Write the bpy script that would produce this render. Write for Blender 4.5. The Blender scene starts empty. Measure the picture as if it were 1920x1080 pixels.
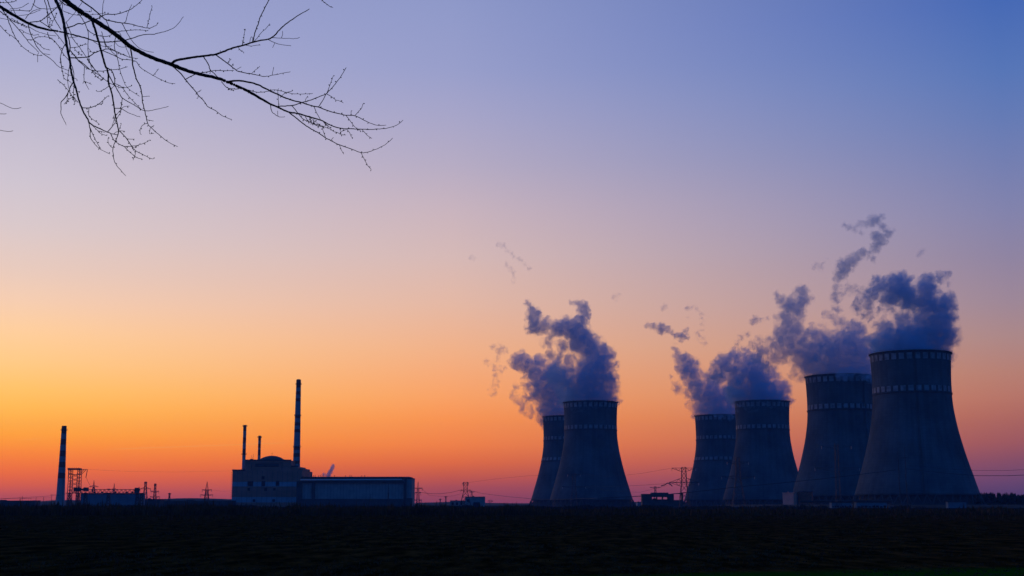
import bpy, bmesh, math, random
from mathutils import Vector
R = math.radians
random.seed(7)
scn = bpy.context.scene
COL = scn.collection

# ------------------------------------------------------------------ camera
CAM_Z, PITCH, FPX = 3.6, R(9.2), 2500.0
cd = bpy.data.cameras.new('camera'); cam = bpy.data.objects.new('camera', cd); COL.objects.link(cam)
cam.location = (0, 0, CAM_Z); cam.rotation_euler = (R(90) + PITCH, 0, 0)
cd.sensor_width = 36.0; cd.lens = 36.0 * FPX / 1920.0
cd.clip_start = 0.1; cd.clip_end = 60000
scn.camera = cam
vs = scn.view_settings
vs.view_transform = 'Standard'; vs.look = 'None'; vs.exposure = 0.0; vs.gamma = 1.0; vs.use_curve_mapping = False
cy = scn.cycles
cy.max_bounces = 8; cy.diffuse_bounces = 2; cy.glossy_bounces = 2; cy.volume_bounces = 6
cy.transparent_max_bounces = 48
cy.use_denoising = True
cy.volume_step_rate = 1.0; cy.volume_max_steps = 512
scn.render.film_transparent = False

def lin(c):
    return tuple(((v/255)/12.92 if v/255 <= 0.04045 else ((v/255+0.055)/1.055)**2.4) for v in c) + (1.0,)

def raydir(px, py):
    u, v = (px-960)/FPX, (540-py)/FPX
    return Vector((u, math.cos(PITCH)-v*math.sin(PITCH), math.sin(PITCH)+v*math.cos(PITCH)))
def P(px, py, Y):
    d = raydir(px, py); return Vector((d.x*Y/d.y, Y, CAM_Z+d.z*Y/d.y))
def elev(px, py):
    d = raydir(px, py).normalized(); return math.degrees(math.asin(d.z))

# ------------------------------------------------------------------ dusk sky (procedural, by direction only)
world = bpy.data.worlds.new("World"); scn.world = world; world.use_nodes = True
wn, wl = world.node_tree.nodes, world.node_tree.links
wn.clear()
SKY = {   # column: (row, colour) pairs of the evening sky
 45:   [(0,(160,165,206)),(120,(174,175,208)),(230,(192,186,207)),(340,(206,196,208)),(424,(217,200,202)),(508,(232,202,188)),(564,(245,205,176)),(620,(254,206,156)),(676,(255,202,134)),(732,(255,193,100)),(771,(255,181,76)),(816,(255,160,50)),(839,(251,141,46)),(872,(240,115,56)),(900,(220,96,66)),(917,(198,86,78)),(930,(172,76,88)),(945,(155,70,92))],
 845:  [(0,(142,152,200)),(131,(152,158,202)),(219,(167,165,200)),(306,(181,171,195)),(394,(200,179,189)),(481,(213,184,181)),(569,(227,183,163)),(656,(240,176,134)),(744,(247,160,98)),(787,(246,145,76)),(831,(239,128,66)),(866,(220,105,62)),(892,(192,86,70)),(919,(152,71,88)),(945,(126,62,94))],
 1885: [(0,(70,105,180)),(131,(86,117,182)),(219,(100,122,180)),(306,(115,126,176)),(394,(129,130,171)),(481,(142,131,160)),(569,(157,134,149)),(630,(170,134,134)),(700,(180,125,112)),(744,(180,115,101)),(787,(170,100,91)),(831,(154,86,91)),(866,(127,75,99)),(901,(101,69,108)),(923,(80,61,105)),(945,(68,56,102))],
}
def node(t, **k):
    n = wn.new(t)
    for a, b in k.items(): setattr(n, a, b)
    return n
tc = node('ShaderNodeTexCoord'); sep = node('ShaderNodeSeparateXYZ'); wl.new(tc.outputs['Generated'], sep.inputs[0])
asin = node('ShaderNodeMath', operation='ARCSINE'); wl.new(sep.outputs['Z'], asin.inputs[0])
el = node('ShaderNodeMath', operation='DIVIDE'); wl.new(asin.outputs[0], el.inputs[0]); el.inputs[1].default_value = math.pi/2
az = node('ShaderNodeMath', operation='ARCTAN2'); wl.new(sep.outputs['X'], az.inputs[0]); wl.new(sep.outputs['Y'], az.inputs[1])
BACK = [(0.0, (0.032,0.080,0.300)), (0.10, (0.014,0.078,0.320)), (0.2, (0.003,0.074,0.330)), (0.5, (0.002,0.070,0.310)), (1.0, (0.002,0.076,0.340))]
def ramp(stops):
    r = node('ShaderNodeValToRGB'); cr = r.color_ramp; cr.interpolation = 'LINEAR'
    while len(cr.elements) > 1: cr.elements.remove(cr.elements[-1])
    cr.elements[0].position = stops[0][0]; cr.elements[0].color = tuple(stops[0][1][:3])+(1,)
    for p, c in stops[1:]:
        e = cr.elements.new(p); e.color = tuple(c[:3])+(1,)
    wl.new(el.outputs[0], r.inputs[0]); return r
cols = {}
for px, cs in SKY.items():
    st = []
    for y, c in cs:     # the sky lies behind the haze: undo what that air takes away and adds
        e = elev(px, y); T = math.exp(-0.00006*min(5400, 330/max(0.01, math.sin(R(e)))))
        st.append((max(0.0, e/90), [max(0.0, v-g*(1-T))/T for v, g in zip(lin(c)[:3], (0.0, 0.02, 0.12))]))
    st.sort()
    top = lin(cs[0][1])
    st += [(0.38, [v*k for v, k in zip(top[:3], (0.25,0.3,0.42))]), (0.6, [0.010,0.070,0.33]), (1.0, [0.004,0.066,0.340])]
    cols[px] = ramp(st)
rb = ramp(BACK)
def mrange(src, a, b, smooth=False):
    m = node('ShaderNodeMapRange'); m.inputs['From Min'].default_value = a; m.inputs['From Max'].default_value = b
    if smooth: m.interpolation_type = 'SMOOTHSTEP'
    wl.new(src, m.inputs['Value']); return m.outputs['Result']
def mix(f, a, b):
    m = node('ShaderNodeMix', data_type='RGBA'); wl.new(f, m.inputs['Factor']); wl.new(a, m.inputs['A']); wl.new(b, m.inputs['B']); return m.outputs['Result']
A = az.outputs[0]
c = mix(mrange(A, R(-20.5), R(-2.7)), cols[45].outputs[0], cols[845].outputs[0])
c = mix(mrange(A, R(-2.7), R(20.8)), c, cols[1885].outputs[0])
c = mix(mrange(A, R(40), R(88), True), c, rb.outputs[0])
c = mix(mrange(A, R(-60), R(-92), True), c, rb.outputs[0])
# faint old contrails low in the western sky
def streak(az0, el0, slope, width, a0, a1, c):
    dx = node('ShaderNodeMath', operation='SUBTRACT'); wl.new(A, dx.inputs[0]); dx.inputs[1].default_value = az0
    e = node('ShaderNodeMath', operation='MULTIPLY_ADD'); wl.new(dx.outputs[0], e.inputs[0]); e.inputs[1].default_value = slope; e.inputs[2].default_value = el0
    d = node('ShaderNodeMath', operation='SUBTRACT'); wl.new(asin.outputs[0], d.inputs[0]); wl.new(e.outputs[0], d.inputs[1])
    ab = node('ShaderNodeMath', operation='ABSOLUTE'); wl.new(d.outputs[0], ab.inputs[0])
    f = mrange(ab.outputs[0], width, 0.0, True)
    g1 = mrange(A, a0, a0+R(1.2), True); g2 = mrange(A, a1, a1-R(0.6), True)
    m1 = node('ShaderNodeMath', operation='MULTIPLY'); wl.new(g1, m1.inputs[0]); wl.new(g2, m1.inputs[1])
    m2 = node('ShaderNodeMath', operation='MULTIPLY'); wl.new(m1.outputs[0], m2.inputs[0]); wl.new(f, m2.inputs[1])
    m3 = node('ShaderNodeMath', operation='MULTIPLY'); wl.new(m2.outputs[0], m3.inputs[0]); m3.inputs[1].default_value = 0.30
    k = node('ShaderNodeRGB'); k.outputs[0].default_value = lin((255,196,120))
    return mix(m3.outputs[0], c, k.outputs[0])
def azel(px, py):
    d = raydir(px, py).normalized(); return math.atan2(d.x, d.y), math.asin(d.z)
for (x0, y0, x1, y1, w) in ((180, 843, 545, 830, 0.00042), (15, 827, 92, 821, 0.0006)):
    a0, e0 = azel(x0, y0); a1, e1 = azel(x1, y1)
    c = streak(a0, e0, (e1-e0)/(a1-a0), w, a0, a1, c)
bgn = node('ShaderNodeBackground'); bgn.inputs['Strength'].default_value = 1.0
wl.new(c, bgn.inputs['Color'])
# a little physical twilight sky on top of the graded one
nis = node('ShaderNodeTexSky'); nis.sky_type = 'NISHITA'; nis.sun_disc = False
nis.sun_elevation = R(0.5); nis.sun_rotation = R(-17); nis.air_density = 1.0
bg2 = node('ShaderNodeBackground'); bg2.inputs['Strength'].default_value = 0.002
wl.new(nis.outputs[0], bg2.inputs['Color'])
add = node('ShaderNodeAddShader'); wl.new(bgn.outputs[0], add.inputs[0]); wl.new(bg2.outputs[0], add.inputs[1])
wo = node('ShaderNodeOutputWorld'); wl.new(add.outputs[0], wo.inputs['Surface'])
world.cycles.sampling_method = 'MANUAL'; world.cycles.sample_map_resolution = 1024

# the last of the sun, low behind the left of the plant
sd = bpy.data.lights.new('sun', 'SUN'); sd.energy = 0.08; sd.angle = R(0.5); sd.color = (1.0, 0.45, 0.22)
sun = bpy.data.objects.new('sun', sd); COL.objects.link(sun)
sdir = Vector((math.sin(R(-17))*math.cos(R(1)), math.cos(R(-17))*math.cos(R(1)), math.sin(R(1))))
sun.rotation_euler = sdir.to_track_quat('Z', 'Y').to_euler()

# ------------------------------------------------------------------ materials
def mat(name, col, rough=0.85, var=0.15, scale=0.2, col2=None, metallic=0.0, detail=6.0, bump=0.0):
    m = bpy.data.materials.new(name); m.use_nodes = True
    nt = m.node_tree; b = nt.nodes['Principled BSDF']
    b.inputs['Roughness'].default_value = rough; b.inputs['Metallic'].default_value = metallic
    b.inputs['Specular IOR Level'].default_value = 0.2
    t = nt.nodes.new('ShaderNodeTexCoord'); n = nt.nodes.new('ShaderNodeTexNoise')
    n.inputs['Scale'].default_value = scale; n.inputs['Detail'].default_value = detail
    nt.links.new(t.outputs['Object'], n.inputs['Vector'])
    r = nt.nodes.new('ShaderNodeValToRGB')
    c2 = col2 if col2 else tuple(v*(1-var) for v in col); c1 = col if col2 else tuple(min(1, v*(1+var)) for v in col)
    r.color_ramp.elements[0].position = 0.35; r.color_ramp.elements[0].color = c2+(1,)
    r.color_ramp.elements[1].position = 0.65; r.color_ramp.elements[1].color = c1+(1,)
    nt.links.new(n.outputs['Fac'], r.inputs[0]); nt.links.new(r.outputs[0], b.inputs['Base Color'])
    if bump:
        bp = nt.nodes.new('ShaderNodeBump'); bp.inputs['Strength'].default_value = 0.6; bp.inputs['Distance'].default_value = bump
        nt.links.new(n.outputs['Fac'], bp.inputs['Height']); nt.links.new(bp.outputs[0], b.inputs['Normal'])
    return m

def concrete_tower():
    m = bpy.data.materials.new('tower_concrete'); m.use_nodes = True
    nt = m.node_tree; N = nt.nodes; L = nt.links; b = N['Principled BSDF']
    b.inputs['Roughness'].default_value = 0.9; b.inputs['Specular IOR Level'].default_value = 0.1
    tc = N.new('ShaderNodeTexCoord'); sp = N.new('ShaderNodeSeparateXYZ'); L.new(tc.outputs['Object'], sp.inputs[0])
    at = N.new('ShaderNodeMath'); at.operation = 'ARCTAN2'; L.new(sp.outputs['Y'], at.inputs[0]); L.new(sp.outputs['X'], at.inputs[1])
    ang = N.new('ShaderNodeMath'); ang.operation = 'MULTIPLY'; L.new(at.outputs[0], ang.inputs[0]); ang.inputs[1].default_value = 40
    cb = N.new('ShaderNodeCombineXYZ'); L.new(ang.outputs[0], cb.inputs['X']); L.new(sp.outputs['Z'], cb.inputs['Y'])
    br = N.new('ShaderNodeTexBrick'); L.new(cb.outputs[0], br.inputs['Vector'])
    br.inputs['Scale'].default_value = 1.0; br.inputs['Brick Width'].default_value = 4.2; br.inputs['Row Height'].default_value = 2.6
    br.inputs['Mortar Size'].default_value = 0.10; br.offset = 0.0
    br.inputs['Color1'].default_value = (1,1,1,1); br.inputs['Color2'].default_value = (0.88,0.88,0.9,1); br.inputs['Mortar'].default_value = (0.75,0.75,0.75,1)
    # rain streaks: noise stretched down the wall
    cb2 = N.new('ShaderNodeCombineXYZ'); L.new(ang.outputs[0], cb2.inputs['X'])
    zs = N.new('ShaderNodeMath'); zs.operation = 'MULTIPLY'; L.new(sp.outputs['Z'], zs.inputs[0]); zs.inputs[1].default_value = 0.06; L.new(zs.outputs[0], cb2.inputs['Y'])
    n1 = N.new('ShaderNodeTexNoise'); n1.inputs['Scale'].default_value = 0.22; n1.inputs['Detail'].default_value = 8; n1.inputs['Roughness'].default_value = 0.65; L.new(cb2.outputs[0], n1.inputs['Vector'])
    n2 = N.new('ShaderNodeTexNoise'); n2.inputs['Scale'].default_value = 0.028; n2.inputs['Detail'].default_value = 5; L.new(tc.outputs['Object'], n2.inputs['Vector'])
    r1 = N.new('ShaderNodeValToRGB'); r1.color_ramp.elements[0].position = 0.36; r1.color_ramp.elements[0].color = (0.78,0.78,0.78,1); r1.color_ramp.elements[1].position = 0.62
    L.new(n1.outputs['Fac'], r1.inputs[0])
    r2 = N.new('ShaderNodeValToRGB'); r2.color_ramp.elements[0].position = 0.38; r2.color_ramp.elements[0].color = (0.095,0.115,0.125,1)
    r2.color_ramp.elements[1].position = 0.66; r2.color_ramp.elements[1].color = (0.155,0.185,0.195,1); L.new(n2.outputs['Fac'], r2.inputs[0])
    def mul(a, c):
        x = N.new('ShaderNodeMix'); x.data_type = 'RGBA'; x.blend_type = 'MULTIPLY'; x.inputs['Factor'].default_value = 1
        L.new(a, x.inputs['A']); L.new(c, x.inputs['B']); return x.outputs['Result']
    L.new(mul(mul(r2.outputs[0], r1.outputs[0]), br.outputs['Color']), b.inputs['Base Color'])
    return m

M = {}
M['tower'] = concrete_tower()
M['white'] = mat('weathered_white_paint', (0.34,0.34,0.35), 0.7, 0.12, 0.5)
M['tower_white'] = mat('tower_marking_paint', (0.27,0.28,0.29), 0.7, 0.35, 0.25)
M['red'] = mat('aviation_red_paint', (0.34,0.07,0.05), 0.7, 0.2, 0.5)
M['dark_red'] = mat('faded_dark_red_paint', (0.26,0.09,0.075), 0.7, 0.2, 0.5)
M['steel'] = mat('dark_galvanised_steel', (0.07,0.07,0.075), 0.6, 0.2, 1.0, metallic=0.0)
M['rim'] = mat('rim_concrete', (0.09,0.09,0.09), 0.85, 0.15, 0.3)
M['panel'] = mat('rosy_wall_panels', (0.50,0.20,0.15), 0.8, 0.14, 0.12)
M['pale'] = mat('pale_wall_panels', (0.30,0.37,0.42), 0.8, 0.12, 0.1)
M['hall'] = mat('hall_cladding', (0.34,0.32,0.31), 0.8, 0.14, 0.15)
M['navy'] = mat('blue_grey_sheeting', (0.17,0.22,0.26), 0.8, 0.12, 0.15)
M['bright'] = mat('foil_clad_pipe', (0.80,0.74,0.72), 0.5, 0.05, 0.5)
M['darkp'] = mat('dark_cladding', (0.085,0.085,0.09), 0.8, 0.14, 0.2)
M['roof'] = mat('bitumen_roof', (0.08,0.075,0.075), 0.8, 0.2, 0.2)
M['glass'] = mat('window_glass', (0.03,0.035,0.045), 0.3, 0.2, 0.5)
M['pink'] = mat('salmon_plaster', (0.85,0.37,0.29), 0.8, 0.08, 0.2)
M['brick'] = mat('red_brick', (0.48,0.13,0.09), 0.85, 0.2, 0.6)
M['leaf'] = mat('dark_needles', (0.030,0.040,0.026), 0.9, 0.4, 0.3)
M['bush'] = mat('bare_bush_twigs', (0.055,0.042,0.035), 0.9, 0.3, 1.0)
M['weed'] = mat('dry_weeds', (0.12,0.052,0.022), 0.9, 0.4, 0.15)
M['bark'] = mat('grey_brown_bark', (0.035,0.028,0.024), 0.85, 0.35, 60.0, bump=0.002)
M['twig'] = mat('reddish_twig_bark', (0.085,0.034,0.028), 0.85, 0.3, 60.0)
M['bank'] = mat('bank_scrub', (0.030,0.032,0.026), 0.95, 0.4, 0.05)
M['path'] = mat('pale_gravel_track', (0.20,0.17,0.16), 0.95, 0.2, 0.2)
M['cond'] = mat('insulator_glaze', (0.4,0.4,0.38), 0.3, 0.1, 3.0)

# ------------------------------------------------------------------ object helpers
def tag(o, label=None, cat=None, group=None, kind=None):
    if label: o['label'] = label
    if cat: o['category'] = cat
    if group: o['group'] = group
    if kind: o['kind'] = kind
    return o
def empty(name, loc, label, cat, group=None):
    o = bpy.data.objects.new(name, None); COL.objects.link(o); o.location = loc; o.empty_display_size = 1
    return tag(o, label, cat, group)
def link(name, bm, mats, parent=None, loc=None, smooth=False):
    me = bpy.data.meshes.new(name); bm.to_mesh(me); bm.free()
    for m in (mats if isinstance(mats, (list, tuple)) else [mats]): me.materials.append(m)
    if smooth:
        for p in me.polygons: p.use_smooth = True
    o = bpy.data.objects.new(name, me); COL.objects.link(o)
    if parent: o.parent = parent
    if loc: o.location = loc
    return o
def box(bm, x0, x1, y0, y1, z0, z1, mi=0):
    v = [bm.verts.new(p) for p in ((x0,y0,z0),(x1,y0,z0),(x1,y1,z0),(x0,y1,z0),(x0,y0,z1),(x1,y0,z1),(x1,y1,z1),(x0,y1,z1))]
    for f in ((3,2,1,0),(4,5,6,7),(0,1,5,4),(1,2,6,5),(2,3,7,6),(3,0,4,7)):
        bm.faces.new([v[i] for i in f]).material_index = mi
TH = 1.0
def bar(bm, a, b, w, w2=None, n=4, mi=0):
    w *= TH; w2 = None if w2 is None else w2*TH
    a, b = Vector(a), Vector(b); d = b-a
    if d.length < 1e-6: return
    d.normalize(); up = Vector((0,0,1)) if abs(d.z) < 0.95 else Vector((1,0,0))
    s = d.cross(up).normalized(); t = d.cross(s); w2 = w if w2 is None else w2
    rings = []
    for p, r in ((a, w/2), (b, w2/2)):
        rings.append([bm.verts.new(p + s*(r*math.cos(2*math.pi*(k+.5)/n)) + t*(r*math.sin(2*math.pi*(k+.5)/n))) for k in range(n)])
    for k in range(n):
        bm.faces.new((rings[0][k], rings[0][(k+1)%n], rings[1][(k+1)%n], rings[1][k])).material_index = mi
    bm.faces.new(rings[0][::-1]).material_index = mi; bm.faces.new(rings[1]).material_index = mi
def tube(bm, pts, rad, n=6):
    rings = []
    for i, p in enumerate(pts):
        d = (pts[min(i+1, len(pts)-1)] - pts[max(i-1, 0)])
        d = d.normalized() if d.length > 1e-9 else Vector((1,0,0))
        up = Vector((0,1,0)) if abs(d.y) < 0.9 else Vector((1,0,0))
        s = d.cross(up).normalized(); t = d.cross(s); r = rad[i]
        rings.append([bm.verts.new(p + s*(r*math.cos(2*math.pi*k/n)) + t*(r*math.sin(2*math.pi*k/n))) for k in range(n)])
    for a, b in zip(rings, rings[1:]):
        for k in range(n): bm.faces.new((a[k], a[(k+1)%n], b[(k+1)%n], b[k]))
    bm.faces.new(rings[0][::-1]); bm.faces.new(rings[-1])
def lathe(bm, prof, n=96, close=False, mi=0):
    rings = [[bm.verts.new((r*math.cos(2*math.pi*k/n), r*math.sin(2*math.pi*k/n), z)) for k in range(n)] for r, z in prof]
    pairs = list(zip(rings, rings[1:])) + ([(rings[-1], rings[0])] if close else [])
    for a, b in pairs:
        for k in range(n): bm.faces.new((a[k], a[(k+1)%n], b[(k+1)%n], b[k])).material_index = mi
    return rings
def NB(): return bmesh.new()

# ------------------------------------------------------------------ the setting: field, plant ground, bank, track
def ground_mat():
    m = bpy.data.materials.new('ploughed_field'); m.use_nodes = True
    nt = m.node_tree; N = nt.nodes; L = nt.links; N.clear(); b = N.new('ShaderNodeBsdfDiffuse'); b.inputs['Roughness'].default_value = 1.0
    mo = N.new('ShaderNodeOutputMaterial'); L.new(b.outputs[0], mo.inputs['Surface'])
    g = N.new('ShaderNodeTexCoord'); mp = N.new('ShaderNodeMapping'); mp.inputs['Scale'].default_value = (0.42, 0.11, 1); L.new(g.outputs['Object'], mp.inputs[0])
    n = N.new('ShaderNodeTexNoise'); n.inputs['Scale'].default_value = 1.2; n.inputs['Detail'].default_value = 10; n.inputs['Roughness'].default_value = 0.65; L.new(mp.outputs[0], n.inputs[0])
    r = N.new('ShaderNodeValToRGB'); r.color_ramp.elements[0].position = 0.42; r.color_ramp.elements[0].color = (0.030,0.009,0.002,1)
    r.color_ramp.elements[1].position = 0.62; r.color_ramp.elements[1].color = (0.20,0.050,0.013,1); L.new(n.outputs['Fac'], r.inputs[0])
    # young green crop close by on the right
    sp = N.new('ShaderNodeSeparateXYZ'); L.new(g.outputs['Object'], sp.inputs[0])
    n2 = N.new('ShaderNodeTexNoise'); n2.inputs['Scale'].default_value = 0.15; n2.inputs['Detail'].default_value = 6; L.new(g.outputs['Object'], n2.inputs[0])
    e = N.new('ShaderNodeMath'); e.operation = 'MULTIPLY_ADD'; L.new(sp.outputs['X'], e.inputs[0]); e.inputs[1].default_value = -0.35; e.inputs[2].default_value = 34.5
    e2 = N.new('ShaderNodeMath'); e2.operation = 'SUBTRACT'; L.new(sp.outputs['Y'], e2.inputs[0]); L.new(sp.outputs['X'], e2.inputs[1])
    e3 = N.new('ShaderNodeMath'); e3.operation = 'MULTIPLY_ADD'; L.new(n2.outputs['Fac'], e3.inputs[0]); e3.inputs[1].default_value = 8; L.new(sp.outputs['Y'], e3.inputs[2])
    xs = N.new('ShaderNodeMath'); xs.operation = 'MULTIPLY_ADD'; L.new(sp.outputs['X'], xs.inputs[0]); xs.inputs[1].default_value = -0.35; L.new(e3.outputs[0], xs.inputs[2])
    mr = N.new('ShaderNodeMapRange'); L.new(xs.outputs[0], mr.inputs['Value']); mr.inputs['From Min'].default_value = 74; mr.inputs['From Max'].default_value = 69
    mx = N.new('ShaderNodeMix'); mx.data_type = 'RGBA'; L.new(mr.outputs['Result'], mx.inputs['Factor']); L.new(r.outputs[0], mx.inputs['A']); mx.inputs['B'].default_value = (0.008,0.085,0.004,1)
    L.new(mx.outputs['Result'], b.inputs['Color'])
    bp = N.new('ShaderNodeBump'); bp.inputs['Strength'].default_value = 0.7; bp.inputs['Distance'].default_value = 0.15; L.new(n.outputs['Fac'], bp.inputs['Height']); L.new(bp.outputs[0], b.inputs['Normal'])
    return m
bm = NB()
xs = [-5500,-3000,-400,-200,-100,-60,-40,-30,-20,-12,-6,0,6,12,20,30,40,60,100,200,400,3000,5500]
ys = [-1500,-200,-20,5,15,25,32,36,40,45,50,56,63,70,80,90,100,120,140,170,210,300,450,600,900,3000,5400]
random.seed(3)
grid = [[bm.verts.new((x, y, (random.uniform(-0.06,0.06) if -200 <= x <= 200 and 15 < y < 300 else 0))) for x in xs] for y in ys]
for j in range(len(ys)-1):
    for i in range(len(xs)-1):
        bm.faces.new((grid[j][i], grid[j][i+1], grid[j+1][i+1], grid[j+1][i]))
tag(link('ground', bm, ground_mat()), kind='structure')
bm = NB()                                   # raised bank that carries the two nearest towers
def bankpt(a, r, z): return (500+ (250+r)*math.cos(a), 1500+(300+r)*math.sin(a), z)
rr = [(40, 0.02), (22, 1.7), (4, 2.9)]
n = 72
rings = [[bm.verts.new(bankpt(2*math.pi*k/n, r+random.uniform(-3,3), z)) for k in range(n)] for r, z in rr]
for a, b in zip(rings, rings[1:]):
    for k in range(n): bm.faces.new((a[k], a[(k+1)%n], b[(k+1)%n], b[k]))
bm.faces.new(rings[-1])
tag(link('terrain', bm, M['bank']), kind='structure')
bm = NB()
pa, pb = P(1640, 952, 1125), P(2010, 951, 1125)
for i in range(12):
    x0 = pa.x + (pb.x-pa.x)*i/12; x1 = pa.x + (pb.x-pa.x)*(i+1)/12
    w0, w1 = 4+5*i/12, 4+5*(i+1)/12
    bm.faces.new([bm.verts.new(p) for p in ((x0, 1105, 0.03), (x1, 1105, 0.03), (x1, 1105+w1*3, 0.03), (x0, 1105+w0*3, 0.03))])
tag(link('road', bm, M['path']), kind='structure')
# low rise of land on the horizon
bm = NB()
prev = None
random.seed(11)
for i in range(121):
    x = -2200 + 4400*i/120; h = 14 + 5*math.sin(i*0.21) + 3*math.sin(i*0.67+1) + random.uniform(-1.2, 1.2)
    if x > -100: h *= 0.55
    cur = [bm.verts.new((x, 3300, 0)), bm.verts.new((x, 3400, h*.8)), bm.verts.new((x, 3800, h*0.75)), bm.verts.new((x, 4200, 0))]
    if prev:
        for a in range(3): bm.faces.new((prev[a], cur[a], cur[a+1], prev[a+1]))
    prev = cur
tag(link('hills', bm, M['leaf']), kind='structure')

# ------------------------------------------------------------------ cooling towers
PROF = [(0.06,.4005),(0.10,.388),(0.14,.376),(0.186,.363),(0.25,.343),(0.32,.323),(0.38,.3075),(0.42,.298),(0.48,.284),(0.54,.273),(0.587,.2655),(0.64,.2585),(0.70,.2545),(0.75,.2535),(0.80,.254),(0.86,.2555),(0.93,.2585),(1.0,.2615)]
H = 150.0
def prof_r(z):
    t = z/H
    for (a, ra), (b, rb_) in zip(PROF, PROF[1:]):
        if t <= b: return H*(ra + (rb_-ra)*max(0, (t-a))/(b-a))
    return H*PROF[-1][1]
def smooth_prof():
    zs = [9 + (H-9)*i/60 for i in range(61)]
    rs = [prof_r(z) for z in zs]
    for _ in range(3): rs = [rs[0]] + [(rs[i-1]+2*rs[i]+rs[i+1])/4 for i in range(1, 60)] + [rs[-1]]
    return list(zip(rs, zs))
SP = smooth_prof()
def sr(z):
    i = min(59, max(0, int((z-9)/(H-9)*60))); (r0, z0), (r1, z1) = SP[i], SP[i+1]
    return r0 + (r1-r0)*(z-z0)/(z1-z0)
def shell_bm():
    bm = NB(); outer = SP; inner = [(r-0.7, z) for r, z in SP][::-1]
    lathe(bm, outer + inner, 128, close=True); return bm
def ring_bm(z, out, h, rail=True):
    bm = NB(); r = sr(min(z, H)); lathe(bm, [(r-0.2, z-h), (r+out, z-h), (r+out, z), (r-0.2, z)], 128, close=True)
    if rail:
        lathe(bm, [(r+out-0.12, z+1.0), (r+out, z+1.0), (r+out, z+1.15), (r+out-0.12, z+1.15)], 128, close=True)
        for k in range(64):
            a = 2*math.pi*k/64; x, y = (r+out-0.06)*math.cos(a), (r+out-0.06)*math.sin(a); bar(bm, (x, y, z), (x, y, z+1.1), 0.12)
    return bm
def band_bm(z0, z1, cells=32, fill=0.66, shift=0.0):
    bm = NB(); sub = 4; d = 0.14
    for k in range(cells):
        for part, (f0, f1) in enumerate(((0, fill), (fill, 1.0))):
            for s in range(sub):
                a0 = 2*math.pi*(k + f0 + (f1-f0)*s/sub + shift)/cells; a1 = 2*math.pi*(k + f0 + (f1-f0)*(s+1)/sub + shift)/cells
                v = [bm.verts.new(((sr(z)+d)*math.cos(a), (sr(z)+d)*math.sin(a), z)) for a, z in ((a0, z0), (a1, z0), (a1, z1), (a0, z1))]
                bm.faces.new(v).material_index = part
    bmesh.ops.remove_doubles(bm, verts=bm.verts[:], dist=0.001)
    return bm
def lattice_bm():
    bm = NB(); n = 44; r0, r1 = 64.0, sr(9)
    for k in range(n):
        for s in (-0.5, 0.5):
            a, b = 2*math.pi*k/n, 2*math.pi*(k+s)/n
            bar(bm, (r0*math.cos(b), r0*math.sin(b), -0.2), (r1*math.cos(a), r1*math.sin(a), 9.2), 1.0)
    lathe(bm, [(r0-1.5, 0), (r0+1.5, 0), (r0+1.5, 0.8), (r0-1.5, 0.8)], 88, close=True)
    return bm
def basin_bm():
    bm = NB(); lathe(bm, [(56, 0.1), (56, 11.5), (0.01, 11.6)], 64); return bm
def cooling_tower(x, y, z0, label, bands, ladder_az=None, shift=0.0):
    t = empty('cooling_tower', (x, y, z0), label, 'cooling tower', 'cooling towers of the power station')
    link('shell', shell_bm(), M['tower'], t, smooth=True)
    link('inlet_lattice', lattice_bm(), M['rim'], t)
    link('fill_pack', basin_bm(), M['rim'], t)
    link('rim_walkway', ring_bm(H, 1.3, 1.0), M['rim'], t)
    for top, bot in bands:
        link('painted_band', band_bm(H-bot, H-top, shift=shift), [M['tower_white'], M['rim']], t)
        if top > 10: link('ring_walkway', ring_bm(H-bot-1.0, 0.7, 0.7, True), M['rim'], t)
    if ladder_az is not None:
        bm = NB(); ca, sa = math.cos(ladder_az), math.sin(ladder_az)
        zs = [10+ i*4 for i in range(36)]
        for a, b in zip(zs, zs[1:]):
            for o in (-0.7, 0.7):
                p = [Vector(((sr(z)+0.9)*ca - o*sa, (sr(z)+0.9)*sa + o*ca, z)) for z in (a, b)]
                bar(bm, p[0], p[1], 0.28)
            for q in range(3):
                z = a+q*1.33; r = sr(z)+0.9
                bar(bm, (r*ca+0.7*sa, r*sa-0.7*ca, z), (r*ca-0.7*sa, r*sa+0.7*ca, z), 0.2)
            r = sr(b); bar(bm, ((r-.1)*ca, (r-.1)*sa, b), ((r+1)*ca, (r+1)*sa, b), 0.3)
        link('ladder', bm, M['steel'], t)
    return t
def tower_at(px, py, D):      # rim top centre column px, front rim at py
    zt = P(px, py, D-39).z - 1.2
    return P(px, py+3, D).x, D, zt-H
B2 = [(2.6, 8.6), (34.5, 40.0)]; B3 = B2 + [(69.5, 74.5)]
TW = {}
for key, px, py, D, lab, bd, lad, sh in (
    ('T6', 1706, 653, 1337, 'largest cooling tower, nearest the dark woodland, with a ladder line and two painted bands', B2, R(-100), 0.1),
    ('T5', 1573, 698, 1578, 'wide cooling tower partly hidden behind the largest one, steam spilling over its rim', B2, R(-60), 0.3),
    ('T4', 1428.5, 748, 1938, 'cooling tower of the middle pair standing in front, two painted bands, tall pylon before it', B2, None, 0.0),
    ('T3', 1347, 775, 2242, 'three banded cooling tower of the middle pair, partly hidden behind its neighbour', B3, None, 0.2),
    ('T2', 1107, 749, 1948, 'front cooling tower of the separate pair beyond the flat roofed plant, two painted bands', B2, None, 0.4),
    ('T1', 1061, 777, 2270, 'three banded cooling tower of the separate pair, half hidden behind its neighbour', B3, None, 0.1)):
    x, y, z0 = tower_at(px, py, D)
    print(key, round(x), y, round(z0, 1))
    cooling_tower(x, y, z0, lab, bd, lad, sh); TW[key] = (x, y, z0)

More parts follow.
